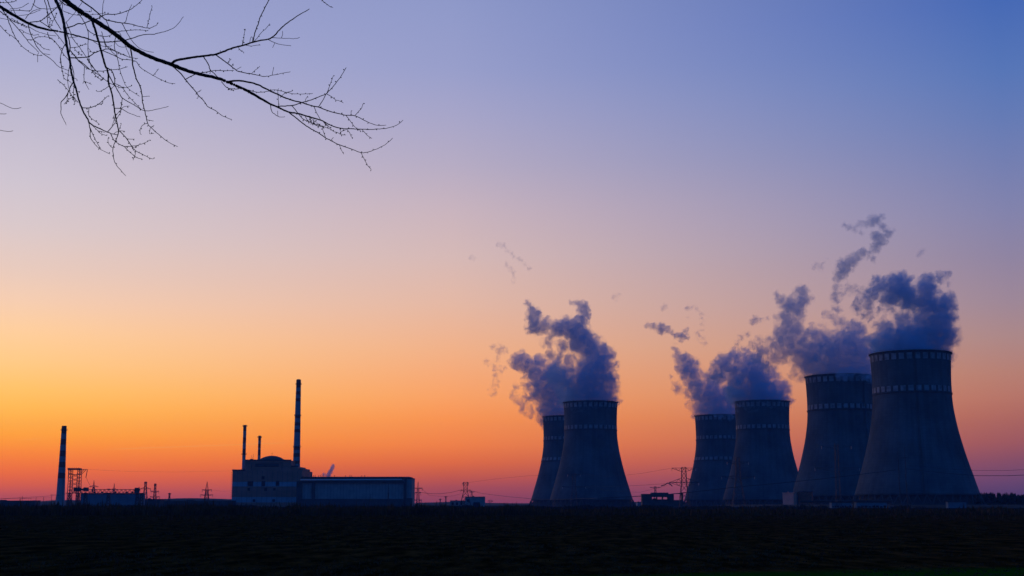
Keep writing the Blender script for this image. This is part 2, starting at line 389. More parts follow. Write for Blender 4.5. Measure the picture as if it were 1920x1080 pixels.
# ------------------------------------------------------------------ chimneys
def chimney(px_top, py_top, px_bot, D, w_top, w_bot, reds, label, collars=(), z_bot=0.0, cap=False, light='white', collar_w=1.6, group='striped chimneys', py_ref=None, red='red'):
    top = P(px_top, py_top, D); x = top.x; h = top.z - z_bot
    def zof(py): return P(px_top, py, D).z - z_bot
    t = empty('striped_chimney', (x, D, z_bot), label, 'chimney', group)
    cuts = sorted(set([0.0, h] + [zof(y) for r in reds for y in r]))
    cuts = [c for c in cuts if 0 <= c <= h+0.01]
    bm = NB(); n = 32
    def rad(z): return (w_bot + (w_top-w_bot)*min(1, z/h))/2
    for a, b in zip(cuts, cuts[1:]):
        mid = (a+b)/2; isred = any(min(zof(r[0]), zof(r[1])) <= mid <= max(zof(r[0]), zof(r[1])) for r in reds)
        lathe(bm, [(rad(a), a), (rad(b), b)], n, mi=1 if isred else 0)
    bmesh.ops.remove_doubles(bm, verts=bm.verts[:], dist=0.0005)
    lathe(bm, [(rad(h), h), (rad(h)*0.75, h), (rad(h)*0.75, h-6)], n, mi=1)
    link('shaft', bm, [M[light], M[red]], t, smooth=False)
    for c in collars:
        z = zof(c); r = rad(z); bm = NB()
        lathe(bm, [(r-0.1, z-0.35), (r+collar_w*0.55, z-0.35), (r+collar_w*0.55, z+0.1), (r-0.1, z+0.1)], n, close=True)
        lathe(bm, [(r+collar_w*0.5, z+1.1), (r+collar_w*0.55, z+1.1), (r+collar_w*0.55, z+1.3), (r+collar_w*0.5, z+1.3)], n, close=True)
        for k in range(16):
            a = 2*math.pi*k/16; rr_ = r+collar_w*0.52; bar(bm, (rr_*math.cos(a), rr_*math.sin(a), z), (rr_*math.cos(a), rr_*math.sin(a), z+1.2), 0.12)
        link('gallery', bm, M['steel'], t)
    bm = NB()
    for k in range(int(h/3)):
        z0, z1 = k*3+0.5, k*3+3.5
        if z1 > h: break
        for s in (-0.35, 0.35): bar(bm, (rad(z0)*0.72+0.5+s*0.3, -rad(z0)*0.72-0.4+s*0.3, z0), (rad(z1)*0.72+0.5+s*0.3, -rad(z1)*0.72-0.4+s*0.3, z1), 0.14)
        bar(bm, (rad(z0)*0.7, -rad(z0)*0.7, z0+1), (rad(z0)*0.72+0.7, -rad(z0)*0.72-0.6, z0+1), 0.2)
    link('ladder', bm, M['steel'], t)
    if cap:
        bm = NB(); lathe(bm, [(rad(h)+0.05, h-0.1), (rad(h)*0.95, h+0.6), (rad(h)*0.7, h+1.2), (rad(h)*0.4, h+1.3)], n); link('cap', bm, M['dark_red'], t)
    return t
def ry(vals, s, off): return [(a/s+off, b/s+off) for a, b in vals]
chimney(120.5, 798.5, 117, 1500, 5.3, 9.8, ry([(105,187),(245,306),(370,430),(490,548),(605,665)], 5.684, 780),
        'lone tapering red and white chimney rising beside the lattice switchyard portal', collars=(806.5,), red='dark_red')
chimney(560, 713, 559, 1640, 5.7, 10.2, ry([(45,112),(140,166),(195,220),(328,350),(383,408),(435,460),(570,598),(622,652),(680,706)], 4.155, 700),
        'tallest slim red and white banded stack standing between reactor block and long hall', collars=(720.4, 779.2, 838), cap=True, red='dark_red')
chimney(459.3, 797, 458.5, 1655, 3.9, 4.6, ry([(403,450),(500,542),(586,636)], 4.155, 700),
        'banded red and white vent pipe above the low shoulder of the reactor block', collars=(799, 852), red='dark_red', collar_w=2.2)
chimney(487, 817, 486.5, 1680, 3.4, 3.9, ry([(487,525),(548,578),(596,640)], 4.155, 700),
        'shortest banded vent pipe rising just behind the domed roof', collars=(820,), red='dark_red', collar_w=2.2)

# ------------------------------------------------------------------ reactor block and turbine hall
D0 = 1600.0
def X(px, D=D0, py=930): return P(px, py, D).x
def Z(py, D=D0, px=960): return P(px, py, D).z
rb0 = empty('reactor_building', (X(500), D0, 0), 'bulky windowed reactor block with a shallow domed roof between striped stacks', 'reactor building')
def part(name, mt, parent, boxes, D=D0):
    ox, oy = parent.location.x, parent.location.y; bm = NB()
    for b in boxes: box(bm, b[0]-ox, b[1]-ox, b[2]-oy, b[3]-oy, b[4], b[5], b[6] if len(b) > 6 else 0)
    return link(name, bm, mt, parent)
xl, xr = X(434.5), X(566)
zs = [0, Z(942), Z(932), Z(912), Z(903.5), Z(882)]
part('lower_wall', [M['panel'], M['pale']], rb0, [(xl, xr, D0, D0+80, zs[i], zs[i+1], (0,1,0,1,0)[i]) for i in range(5)])
part('upper_wall', [M['panel']], rb0, [(X(457), X(543), D0+4, D0+70, zs[5]-0.2, Z(863.2)), (X(543), X(556), D0+6, D0+66, zs[5]-0.2, Z(874.5)), (X(556), X(566), D0+8, D0+60, zs[5]-0.2, Z(878))])
bm = NB()                                   # parapets
for a, b, y, z in ((434, 458, -0.6, Z(882)), (543.2, 556, 5.4, Z(874.5)), (457, 543, 3.4, Z(863.2))):
    box(bm, X(a)-rb0.location.x-0.3, X(b)-rb0.location.x+0.3, y, y+0.8, z-0.2, z+1.1)
link('parapet', bm, M['roof'], rb0)
bm = NB()                                   # shallow dome: a spherical cap over a drum
cx = X(499.5)-rb0.location.x; rd = (X(527)-X(473))/2; hz = 6.3
capR = (rd*rd+hz*hz)/(2*hz)
prof = [(rd+1.2, 0), (rd+1.2, 1.2), (rd, 1.2)] + [(capR*math.sin(a), 0.8+hz-capR+capR*math.cos(a)) for a in [math.asin(rd/capR)*(1-i/10) for i in range(0, 10)]] + [(0.02, 0.8+hz)]
lathe(bm, prof, 48)
o = link('dome_roof', bm, M['roof'], rb0, loc=(cx, 30, Z(864)))
bm = NB(); bar(bm, (0,0,0), (0,0,4.0), 0.3); bar(bm, (-0.8,0,2.6), (0.8,0,2.6), 0.2); link('mast', bm, M['steel'], o, loc=(0, 0, 0.8+hz))
# recessed dark panel with frame on the upper wall
fx0, fx1 = X(469), X(526); yy = D0+4-0.003
part('louvre_panel', [M['darkp']], rb0, [(X(475), X(520), D0+3.6, D0+4.2, Z(875), Z(869))])
fr = [(fx0, fx1, D0+3.5, D0+4.1, Z(869-1.2), Z(868.6-1.2)), (fx0, fx1, D0+3.5, D0+4.1, Z(887.6), Z(887)), (fx0-0.4, fx0, D0+3.5, D0+4.1, Z(887.6), Z(867)), (fx1, fx1+0.4, D0+3.5, D0+4.1, Z(887.6), Z(867))]
part('wall_frame', [M['darkp']], rb0, [f for f in fr])
for (x0, x1, y0, y1) in ((463.5, 474, 902.5, 911.5), (489.5, 496.5, 902, 911.5), (516.5, 523, 901.5, 911), (464, 468.5, 915, 920), (495, 500.5, 914.5, 920.5), (512, 516.5, 915, 919.5), (489.5, 495, 893, 899), (474, 479, 936, 941), (511, 516, 936, 941)):
    w = part('window', [M['glass']], rb0, [(X(x0), X(x1), D0-0.12, D0+0.3, Z(y1), Z(y0))])
    wx0, wx1 = X(x0)-rb0.location.x, X(x1)-rb0.location.x
    bm = NB()
    for q in range(1, 3): bar(bm, (wx0+(wx1-wx0)*q/3, -0.2, Z(y1)), (wx0+(wx1-wx0)*q/3, -0.2, Z(y0)), 0.15)
    bar(bm, (wx0, -0.2, (Z(y0)+Z(y1))/2), (wx1, -0.2, (Z(y0)+Z(y1))/2), 0.15)
    link('frame', bm, M['darkp'], w)
bm = NB()                                   # outside stair climbing the west edge
lx = xl-rb0.location.x
zz = 1.0
while zz < Z(882)-1:
    box(bm, lx-1.7, lx-0.02, 1.0, 3.2, zz, zz+0.25); bar(bm, (lx-1.6, 1.0, zz), (lx-0.1, 2.0, min(zz+2.4, Z(882))), 0.2)
    bar(bm, (lx-1.65, 1.05, zz), (lx-1.65, 1.05, zz+1.2), 0.14); zz += 2.6
link('outside_stair', bm, M['steel'], rb0)
bm = NB()
for px, h in ((444.5, 3.0), (465, 4.5), (463, 7.0), (466.5, 9.0)):
    bm = NB(); x = X(px)-rb0.location.x; z = Z(882) if px < 457 else Z(864); bar(bm, (x, 20, z-0.2), (x, 20, z+h), 0.35); link('antenna', bm, M['steel'], rb0)
bm = NB()
box(bm, X(461)-rb0.location.x, X(466)-rb0.location.x, 18, 24, Z(865), Z(859.5))
link('roof_gear', bm, M['steel'], rb0)
bm = NB()                                   # vertical panel joints
for k in range(1, 14):
    x = xl + (xr-xl)*k/14 - rb0.location.x; box(bm, x-0.12, x+0.12, -0.03, 0.02, 1, Z(883))
link('panel_joint', bm, M['darkp'], rb0)

DH = 1560.0
hall = empty('turbine_hall', (X(668, DH), DH, 0), 'long flat roofed hall with blank cladding and a pipe along its eaves', 'turbine hall')
hx0, hx1 = X(565, DH), X(771.5, DH)
part('wall', [M['hall']], hall, [(hx0, hx1, DH, DH+52, 0, Z(897.3, DH))])
part('roof', [M['roof']], hall, [(hx0-0.5, hx1-2.5, DH-0.8, DH+52.5, Z(897.3, DH), Z(893.8, DH)), (hx1-2.5, hx1+0.3, DH-0.8, DH+52.5, Z(897.3, DH), Z(895.8, DH))])
bm = NB(); tube(bm, [Vector((hx0-hall.location.x-1, -3.0, Z(900, DH))), Vector((X(754, DH)-hall.location.x, -3.0, Z(899.2, DH)))], [0.7, 0.7], 12)
link('eaves_pipe', bm, M['bright'], hall, smooth=True)
part('pipe_gallery', [M['darkp']], hall, [(hx0-3, X(760, DH), DH-2.0, DH-0.003, Z(905.5, DH), Z(901.5, DH))])
for a, b in ((556, 566), (585, 590.2), (757, 762)):
    part('pilaster', [M['darkp']], hall, [(X(a, DH), X(b, DH), DH-2.6, DH-0.1, 0, Z(902.2 if a < 700 else 897, DH))])
part('base_annex', [M['darkp']], hall, [(X(566.3, DH), X(756.5, DH), DH-7, DH-2.7, 0, Z(935.5, DH)), (X(762.3, DH), X(774, DH), DH-7, DH-2.7, 0, Z(934, DH))])
bm = NB()
for k in range(1, 34):
    x = hx0 + (hx1-hx0)*k/34 - hall.location.x; box(bm, x-0.1, x+0.1, -0.04, 0.02, 0.5, Z(906, DH))
link('panel_joint', bm, M['darkp'], hall)
for px in (580, 584, 587, 594, 598, 602, 624, 644.5, 653, 656, 675.5, 681):
    bm = NB(); x = X(px, DH)-hall.location.x; z = Z(893.8, DH); h = 1.2+1.0*random.random(); bar(bm, (x, 12, z-0.1), (x, 12, z+h), 0.6, n=8); bar(bm, (x, 12, z+h), (x, 12, z+h+0.3), 1.0, n=8)
    link('roof_vent', bm, M['steel'], hall)
for px, y0, w in ((667.6, 932, 0.6), (694, 926, 0.9), (728, 907, 1.3)):   # masts before the hall
    b = P(px, 940, 1500); t = empty('lightning_mast', (b.x, 1500, 0), {667.6: 'shortest steel mast standing before the long hall wall', 694: 'middle sized steel mast before the long hall wall', 728: 'tallest steel mast before the hall wall, nearer its plain end'}[px], 'mast', 'masts before the hall')
    h = Z(y0, 1500); bm = NB(); bar(bm, (0,0,0), (0,0,h*0.6), w*1.2, w, 8); bar(bm, (0,0,h*0.6), (0,0,h), w*0.5, w*0.3, 6)
    link('shaft', bm, M['steel'], t); bm = NB(); bar(bm, (-1.4,0,h*0.6), (1.4,0,h*0.6), 0.4); box(bm, -0.9, 0.9, -0.9, 0.9, h*0.6, h*0.6+0.3); link('platform', bm, M['steel'], t)

# ------------------------------------------------------------------ lesser buildings
def building(name, cat, label, px0, px1, D, depth, py_top, wall, roofm='roof', windows=(), extra=None, z0=0.0, rot=0.0):
    x0, x1 = X(px0, D), X(px1, D); c = (x0+x1)/2; h = Z(py_top, D)-z0
    t = empty(name, (c, D, z0), label, cat); t.rotation_euler.z = rot; w = (x1-x0)/2
    bm = NB(); box(bm, -w, w, 0, depth, -0.3, h-0.5); link('wall', bm, M[wall], t)
    bm = NB(); box(bm, -w-0.4, w+0.4, -0.4, depth+0.4, h-0.5, h); box(bm, -w*0.3, -w*0.1, depth*0.3, depth*0.5, h, h+0.9); link('roof', bm, M[roofm], t)
    for (f0, f1, g0, g1) in windows:
        bm = NB(); box(bm, -w+2*w*f0, -w+2*w*f1, -0.1, 0.2, h*g0, h*g1); link('window', bm, M['glass'], t)
    if extra: extra(t, w, h)
    return t
building('utility_building', 'building', 'low blue grey utility building joined below the pylon legs, shorter than its neighbour', 844, 871, 1700, 22, 938.5, 'hall', windows=((0.1,0.25,0.3,0.7),(0.4,0.55,0.3,0.7),(0.7,0.85,0.3,0.7)))
building('pump_house', 'building', 'cube shaped blue grey pump house with one wide dark doorway near the bare tree', 872, 909, 1690, 26, 931.2, 'hall', windows=((0.42,0.75,0.0,0.45),(0.1,0.2,0.5,0.75)))
def frame_extra(t, w, h):
    o = t.location.x; q = lambda px: X(px, 1500)-o; z = lambda py: Z(py, 1500)
    bm = NB()
    box(bm, q(1204), q(1222.5), 0.1, 13.9, h, z(932)); box(bm, q(1253), q(1263.5), 0.1, 13.9, h, z(932))
    box(bm, q(1203.8), q(1263.5), 0, 14, z(932), z(926)); box(bm, q(1222), q(1253.5), 0.5, 13.5, z(926), z(923.6))
    for p in (1232, 1243): box(bm, q(p), q(p)+0.4, 0.5, 13.5, h, z(932))
    link('upper_floor', bm, M['darkp'], t)
    bm = NB(); box(bm, q(1263.5), q(1281), 0, 14, -0.2, z(937.5)); box(bm, q(1280), q(1281), 0, 14, z(937.5), z(926.2)); box(bm, q(1263.5), q(1281.3), 0, 14, z(926.2), z(925)); link('open_bay', bm, M['darkp'], t)
building('workshop', 'building', 'flat roofed workshop with a see-through roof gap, before the middle towers', 1204, 1263, 1500, 14, 936.2, 'darkp', extra=frame_extra)
building('side_shed', 'shed', 'tiny grey shed between tower foot and workshop', 1195, 1202, 1540, 10, 941, 'pale')
building('gatehouse', 'building', 'small salmon coloured square building standing at the foot of the middle tower', 1464.5, 1490.5, 1400, 5, 923.5, 'pink', 'pink', windows=((0.25,0.75,0.02,0.14),), rot=-0.9)
building('brick_store', 'building', 'red brick store with a pale lower wall beside the salmon building', 1496, 1522, 1405, 12, 921.5, 'brick', rot=-0.3)
building('dark_store', 'building', 'dark narrow store squeezed between salmon building and brick store', 1489.8, 1496.5, 1402, 12, 923.5, 'darkp')
def glazed(t, w, h):
    bm = NB()
    for k in range(8): box(bm, -w+2*w*(k+0.12)/8, -w+2*w*(k+0.8)/8, -0.25, -0.05, h*0.12, h*(0.42 if k % 3 else 0.3))
    link('window', bm, M['glass'], t)
building('site_office', 'building', 'pale site office in front of the large towers, shorter of two', 1559, 1596, 1180, 9, 941.5, 'navy', extra=glazed)
building('pump_station', 'building', 'pale many windowed pump station below the largest towers, longer of two', 1606, 1662, 1180, 9, 941.2, 'navy', extra=glazed)
building('site_cabin', 'cabin', 'small pale cabin before the foot of the largest tower', 1777, 1811, 1150, 6, 940.5, 'navy')
building('long_shed', 'shed', 'long blue grey shed behind the lattice beam by the lone chimney', 152, 262, 1350, 20, 925.3, 'navy')
building('low_shed', 'shed', 'low dark shed stretching away beyond the lone chimney', -40, 66, 1700, 20, 938.5, 'darkp')
building('long_wall_block', 'building', 'long low dark block running from switchyard to reactor block', 300, 433, 1560, 30, 938.6, 'darkp')
building('switch_house', 'building', 'stepped switch house between long shed and low dark block', 262, 300, 1500, 20, 935.5, 'darkp')

# dark pipe rack at the foot of the big towers
t = empty('pipe_rack', (X(1585, 1220), 1220, 0), 'dark elevated pipe rack crossing in front of the two large towers', 'pipe rack')
bm = NB(); w = X(1670, 1220)-X(1585, 1220); hh = Z(939.5, 1220)
for z, y in ((hh, 0), (hh-0.9, 1.2)): tube(bm, [Vector((-w, y, z)), Vector((0, y, z+0.2)), Vector((w, y, z+0.5))], [0.45]*3, 8)
link('pipe', bm, M['steel'], t)
for k in range(13): bm = NB(); x = -w+2*w*k/12; bar(bm, (x, 0.6, 0), (x, 0.6, hh), 0.4); bar(bm, (x, -1, hh-0.5), (x, 2, hh-0.5), 0.3); link('trestle', bm, M['steel'], t)

# ------------------------------------------------------------------ lattice pylons
TH = 1.55
def panels(bm, z0, z1, w0, w1, n, th=0.35, br=0.2):
    for i in range(n):
        a, b = z0+(z1-z0)*i/n, z0+(z1-z0)*(i+1)/n; wa, wb = w0+(w1-w0)*i/n, w0+(w1-w0)*(i+1)/n
        c0 = [Vector((sx*wa, sy*wa, a)) for sx, sy in ((-1,-1),(1,-1),(1,1),(-1,1))]; c1 = [Vector((sx*wb, sy*wb, b)) for sx, sy in ((-1,-1),(1,-1),(1,1),(-1,1))]
        for k in range(4):
            bar(bm, c0[k], c1[k], th); bar(bm, c0[k], c1[(k+1)%4], br); bar(bm, c0[(k+1)%4], c1[k], br); bar(bm, c1[k], c1[(k+1)%4], br)
def arm_bm(L, dep, w, up=False, tip=0.3, th=0.28):
    bm = NB(); n = max(3, int(L/3))
    for s in (-1, 1):
        for k in range(n):
            x0, x1 = s*(w+(L-w)*k/n), s*(w+(L-w)*(k+1)/n)
            d0, d1 = dep*(1-k/n)+tip*k/n, dep*(1-(k+1)/n)+tip*(k+1)/n
            q = -1 if not up else 1
            for y in (-w*0.6*(1-k/n), w*0.6*(1-k/n)):
                y1 = y*(1-(k+1)/n)/max(1e-6, (1-k/n)) if k < n else 0
                bar(bm, (x0, y, 0), (x1, y1, 0), th); bar(bm, (x0, y, q*d0), (x1, y1, q*d1), th)
                bar(bm, (x0, y, q*d0 if k % 2 else 0), (x1, y1, 0 if k % 2 else q*d1), th*0.6)
        bar(bm, (0, 0, 0), (s*w, 0, 0), th)
    return bm
def pylon(px, py_top, D, label, base_w, waist, arms, leg_split=0.55, th=0.35, ins=2.6, z0=0.0, yaw=0.0, insul=True, cap_peak=False, group='lattice power pylons', top_w=None):
    """arms: (py, half length px, depth m, upward)"""
    x = P(px, py_top, D).x; h = P(px, py_top, D).z - z0; pxm = D/FPX
    t = empty('power_pylon', (x, D, z0), label, 'pylon', group); t.rotation_euler.z = yaw
    az_ = sorted([P(px, a[0], D).z - z0 for a in arms]); zl = az_[0]
    bm = NB(); tw = waist*0.8 if top_w is None else top_w
    panels(bm, 0, zl*0.92, base_w, waist, max(3, int(zl/6)), th, th*0.6)
    panels(bm, zl*0.92, h if not cap_peak else az_[-1], waist, tw, max(3, int((h-zl)/3)), th*0.9, th*0.55)
    if cap_peak:
        for sx, sy in ((-1,-1),(1,-1),(1,1),(-1,1)): bar(bm, (sx*tw, sy*tw, az_[-1]), (0, 0, h), th*0.8)
    link('mast', bm, M['steel'], t)
    for a in arms:
        z = P(px, a[0], D).z - z0; L = a[1]*pxm
        link('cross_arm', arm_bm(L, a[2], waist*0.8, a[3] if len(a) > 3 else False, th=th*0.8), M['steel'], t, loc=(0, 0, z))
        if insul:
            for s in (-1, 1):
                bm = NB(); bar(bm, (0,0,0), (0,0,-ins), 0.2)
                for q in range(6): bar(bm, (0,0,-0.3-q*ins/6.5), (0,0,-0.5-q*ins/6.5), 0.45, n=6)
                link('insulator', bm, M['cond'], t, loc=(s*(L-0.2), 0, z-0.1))
    return t
pylon(1282, 876, 1300, 'wide armed lattice pylon standing against the workshop end, hooked jumper cables on it', 5.2, 2.6, [(877.5, 22.5, 3.4), (904, 28, 4.2), (905, 27, 4.6, True)], top_w=1.9)
pylon(1383, 858, 1250, 'dark pylon with two cross arms in front of the front middle tower', 6.2, 2.2, [(866, 20, 2.2), (893, 31, 3.0)], top_w=1.6)
pylon(1568, 832, 1180, 'broad armed pylon seen dimly before the tower behind the largest one', 2.0, 1.5, [(836, 28, 2.5), (877, 42, 3.6)], top_w=1.3, th=0.2)
pylon(1076, 887, 1500, 'faint pylon with two arms in front of the separate pair of towers', 4.0, 1.8, [(889, 12, 1.6), (912, 22, 2.2)], top_w=1.5)
pylon(873, 904, 1400, 'pylon with a flat narrow top behind the cube shaped pump house', 6.0, 1.9, [(905.5, 5.5, 1.0), (918.5, 9, 1.6)], top_w=2.2)
pylon(884.5, 920.5, 2300, 'tiny T shaped pylon peeping over the pump house roof', 3, 1.0, [(922, 5.5, 1.2)], insul=False, th=0.45)
pylon(784, 903, 1350, 'narrow many armed pylon standing just off the end of the long hall', 2.2, 1.4, [(914.8, 8, 1.0), (923, 5.5, 1.0), (937, 7, 1.0)], top_w=0.8, cap_peak=True)
pylon(388.5, 903, 1450, 'tapering pylon alone on the low block between switchyard and reactor', 2.7, 1.7, [(918, 9, 1.0), (927.4, 11.5, 1.2)], top_w=1.2, cap_peak=True)
pylon(273.2, 903, 1450, 'taller of two T topped pylons beside the end of the lattice beam', 3.0, 1.3, [(904, 2.6, 0.6), (917, 10, 1.8, True)], top_w=0.6)
pylon(291.3, 906.5, 1480, 'shorter of two T topped pylons beside the end of the lattice beam', 3.0, 1.3, [(907.5, 2.2, 0.6), (920.5, 7.5, 1.6), (931, 9, 1.2)], top_w=0.6)
pylon(176.4, 900.5, 1800, 'slim peaked pylon behind the lattice beam, closer to the lone chimney', 3.5, 1.2, [(913, 8.5, 2.0, True)], cap_peak=True, top_w=0.7, insul=False, th=0.4)
pylon(214.4, 906, 2000, 'slim peaked pylon behind the middle of the lattice beam', 3.5, 1.2, [(918, 5, 1.8, True)], cap_peak=True, top_w=0.7, insul=False, th=0.4)
pylon(1228.5, 912, 2300, 'small distant pylon seen above the workshop roof', 4, 1.5, [(913.5, 10, 2.0), (925, 7, 1.5)], insul=False, th=0.5)
pylon(836, 930.5, 1900, 'small floodlight mast, taller of two near the low utility building', 1.0, 0.5, [(931.5, 3, 0.6)], insul=False, th=0.45)
pylon(825.5, 935, 1950, 'small floodlight mast, shorter of two near the low utility building', 1.0, 0.5, [(936, 2.6, 0.6)], insul=False, th=0.4)
pylon(318, 924.5, 1400, 'short lattice post standing before the low dark block', 0.8, 0.6, [(925.6, 3, 0.5)], insul=False, th=0.35)

# hooked jumper cables of the pylon by the workshop
pj = [o for o in COL.objects if o.name.startswith('power_pylon')][0]
bm = NB(); x0 = -29*0.52+0.3
pts = [Vector((x0-7.5, 0, -2.6)), Vector((x0-4, 0, -1.6)), Vector((x0-1, 0, 0.2)), Vector((x0+1.5, 0, -0.8)), Vector((x0+3.5, 0, -3.0))]
tube(bm, pts, [0.45]*5, 6); link('jumper_cable', bm, M['steel'], pj, loc=(0, 0, P(1282, 906, 1300).z))

# portal pylon beside the lone chimney
D = 1250; px0 = 140
t = empty('portal_pylon', (X(px0, D), D, 0), 'square platform lattice tower beside the lone chimney, arm with a hanging insulator', 'pylon')
def rx(px, py=900): return P(px, py, D).x - t.location.x
hz_ = Z(880.5, D)
bm = NB()
for a, b in ((131.5, 1.0), (148, 1.0)):
    xc = rx(a, 910)
    for i in range(12):
        z0_, z1_ = hz_*i/12, hz_*(i+1)/12; w0_, w1_ = 1.5-0.6*i/12, 1.5-0.6*(i+1)/12
        for s in (-1, 1):
            for y in (-3, 3):
                bar(bm, (xc+s*w0_, y, z0_), (xc+s*w1_, y, z1_), 0.38); bar(bm, (xc-s*w0_, y, z0_), (xc+s*w1_, y, z1_), 0.18)
xa, xb = rx(131.5, 910), rx(148, 910)
for i in range(5):
    z0_, z1_ = hz_*(0.35+0.11*i), hz_*(0.35+0.11*(i+1))
    for y in (-3, 3):
        bar(bm, (xa, y, z0_), (xb, y, z1_), 0.22); bar(bm, (xb, y, z0_), (xa, y, z1_), 0.22)
for y in (-3, 3):
    bar(bm, (xb, y, hz_-5), (xb+5, y, hz_), 0.4); bar(bm, (xa, y, hz_-5), (xa-1.5, y, hz_), 0.4); bar(bm, (xa, y, hz_-4.6), (xb, y, hz_-4.6), 0.35)
    bar(bm, (xb, y, hz_-2.5), (xb+3, y, hz_-0.4), 0.25)
link('mast', bm, M['steel'], t)
bm = NB(); box(bm, rx(129, 880), rx(151, 880), -3.6, 3.6, hz_-0.3, hz_+1.3); bar(bm, (rx(150, 880), 0, hz_+0.3), (rx(164.3, 880), 0, hz_+0.1), 0.4)
for k in range(6): x = rx(129.5+k*4, 880); bar(bm, (x, -3.5, hz_+1.3), (x, -3.5, hz_+2.2), 0.12)
link('platform', bm, M['steel'], t)
bm = NB(); bar(bm, (rx(164, 880), 0, hz_), (rx(161.8, 880), 0, hz_-7.6), 0.45); link('insulator', bm, M['steel'], t)
bm = NB(); bar(bm, (rx(131, 880), -3, hz_-1), (rx(130.6, 880), -3, hz_-8), 0.45); link('insulator', bm, M['steel'], t)

# lattice beam (overhead gantry) of the switchyard
D = 1240
t = empty('switchyard_gantry', (X(210, D), D, 0), 'long horizontal lattice beam on legs above the blue grey shed', 'gantry')
def rx(px, py=920): return P(px, py, D).x - t.location.x
zt_, zb_ = Z(917.8, D), Z(924.6, D)
bm = NB(); n = 30; xa, xb = rx(141), rx(259)
for y in (-1.5, 1.5):
    bar(bm, (xa, y, zt_), (xb, y, zt_), 0.42); bar(bm, (rx(124), y, zb_), (rx(270), y, zb_), 0.5)
    for k in range(n):
        x0_, x1_ = xa+(xb-xa)*k/n, xa+(xb-xa)*(k+1)/n
        bar(bm, (x0_, y, zb_ if k % 2 else zt_), (x1_, y, zt_ if k % 2 else zb_), 0.26)
link('beam', bm, M['steel'], t)
for a in (131, 147, 161, 204, 258, 266):
    bm = NB(); x = rx(a)
    for s in (-1, 1):
        for y in (-1.5, 1.5): bar(bm, (x+s*1.6, y, 0), (x+s*0.7, y, zb_), 0.5)
        for k in range(5): bar(bm, (x-s*(1.6-0.15*k), 0, zb_*k/5), (x+s*(1.4-0.15*k), 0, zb_*(k+1)/5), 0.3)
    link('leg', bm, M['steel'], t)
bm = NB()
box(bm, rx(139), rx(150), -2, 2, Z(921.5, D), Z(914.2, D)); box(bm, rx(149), rx(158), -1.5, 1.5, Z(919.5, D), Z(916, D)); box(bm, rx(157.5), rx(165), -2, 2, Z(921, D), Z(914, D))
box(bm, rx(201), rx(207), -2, 2, Z(918.4, D), Z(916.6, D)); bar(bm, (rx(256.5), 0, zb_), (rx(256.5), 0, Z(914.5, D)), 3.2, 2.6, 8); bar(bm, (rx(260.6), 0, zb_), (rx(260.6), 0, Z(912.6, D)), 0.8, 0.4, 6)
box(bm, rx(253.5), rx(261.5), -1.6, 1.6, Z(920, D), Z(916, D))
for px in (176, 190, 215, 236, 247): box(bm, rx(px), rx(px)+1.6, -1, 1, zb_, zb_+1.3)
link('trolley_housing', bm, M['steel'], t)

TH = 1.0
# H-frame wooden pole before the largest tower
D = 1120
t = empty('twin_pole', (X(1694, D), D, 0), 'pair of slim leaning poles tied by one short crossbar before the largest tower', 'utility pole')
ox = t.location.x
for (x0_, y0_, x1_) in ((1683, 846, 1689.3), (1695.5, 837, 1703)):
    a = P(x0_, y0_, D); b = P(x1_, 945, D); bm = NB(); bar(bm, (b.x-ox, 0, 0), (a.x-ox, 0, a.z*0.55), 0.95, 0.75, 8); bar(bm, (a.x-ox+(b.x-a.x)*0.45, 0, a.z*0.55), (a.x-ox, 0, a.z), 0.75, 0.3, 8); link('pole', bm, M['steel'], t)
a, b = P(1679, 860, D), P(1704.5, 857, D); bm = NB(); bar(bm, (a.x-ox, 0, a.z), (b.x-ox, 0, b.z), 0.5); link('crossbar', bm, M['steel'], t)

# ------------------------------------------------------------------ overhead lines
def wire(label, pts, D, r=0.13, D1=None):
    D1 = D if D1 is None else D1; n = len(pts); p3 = [P(x, y, D+(D1-D)*i/(n-1)) for i, (x, y) in enumerate(pts)]
    q = []
    for i in range(n-1):
        for s in range(5): q.append(p3[i].lerp(p3[i+1], s/5))
    q.append(p3[-1]); o0 = p3[0].copy(); bm = NB(); tube(bm, [v-o0 for v in q], [r]*len(q), 5)
    o = link('power_line', bm, M['steel'], loc=o0); return tag(o, label, 'power line', 'overhead lines of the plant')
wire('heaviest dark cable rising across the middle towers towards the large pair', [(1120,934),(1180,931.5),(1240,928),(1290,923.5),(1383,913),(1460,906),(1540,898),(1600,891),(1680,881)], 1000, 0.26)
wire('cable running on from the twin poles into the open sky by the woodland', [(1700,879),(1760,886),(1830,892),(1890,892),(1960,889)], 1000, 0.2)
wire('upper thin cable in the open sky beside the largest tower', [(1700,872),(1770,879),(1830,882),(1890,882),(1960,879)], 1100, 0.12)
wire('cable sagging from the pylon at the hall end to the flat topped pylon', [(787,923),(805,925.6),(825,925.8),(845,923.5),(864,918.8)], 1350, 0.18, 1400)
wire('lower cable between the hall end pylon and the flat topped pylon', [(788,914),(805,929),(830,931),(850,930),(866,925)], 1360, 0.10, 1410)
wire('cable from the flat topped pylon towards the separate pair of towers', [(880,919),(905,925.5),(950,931),(1000,935.5),(1050,937),(1120,934)], 1400, 0.14, 1000)
wire('upper thin cable from flat topped pylon passing the separate towers', [(877,905),(930,898),(990,892),(1060,890)], 1400, 0.08, 1500)
wire('thin cable between the separate towers and the wide armed pylon, upper', [(1098,912),(1150,912),(1200,910),(1254,906.5)], 1500, 0.11, 1300)
wire('thin cable between the separate towers and the wide armed pylon, lower', [(1100,914),(1150,921),(1200,923),(1252,910)], 1500, 0.09, 1300)
wire('highest thin cable reaching the upper arm of the wide armed pylon', [(1088,889),(1140,894),(1200,888),(1258,878)], 1500, 0.08, 1300)
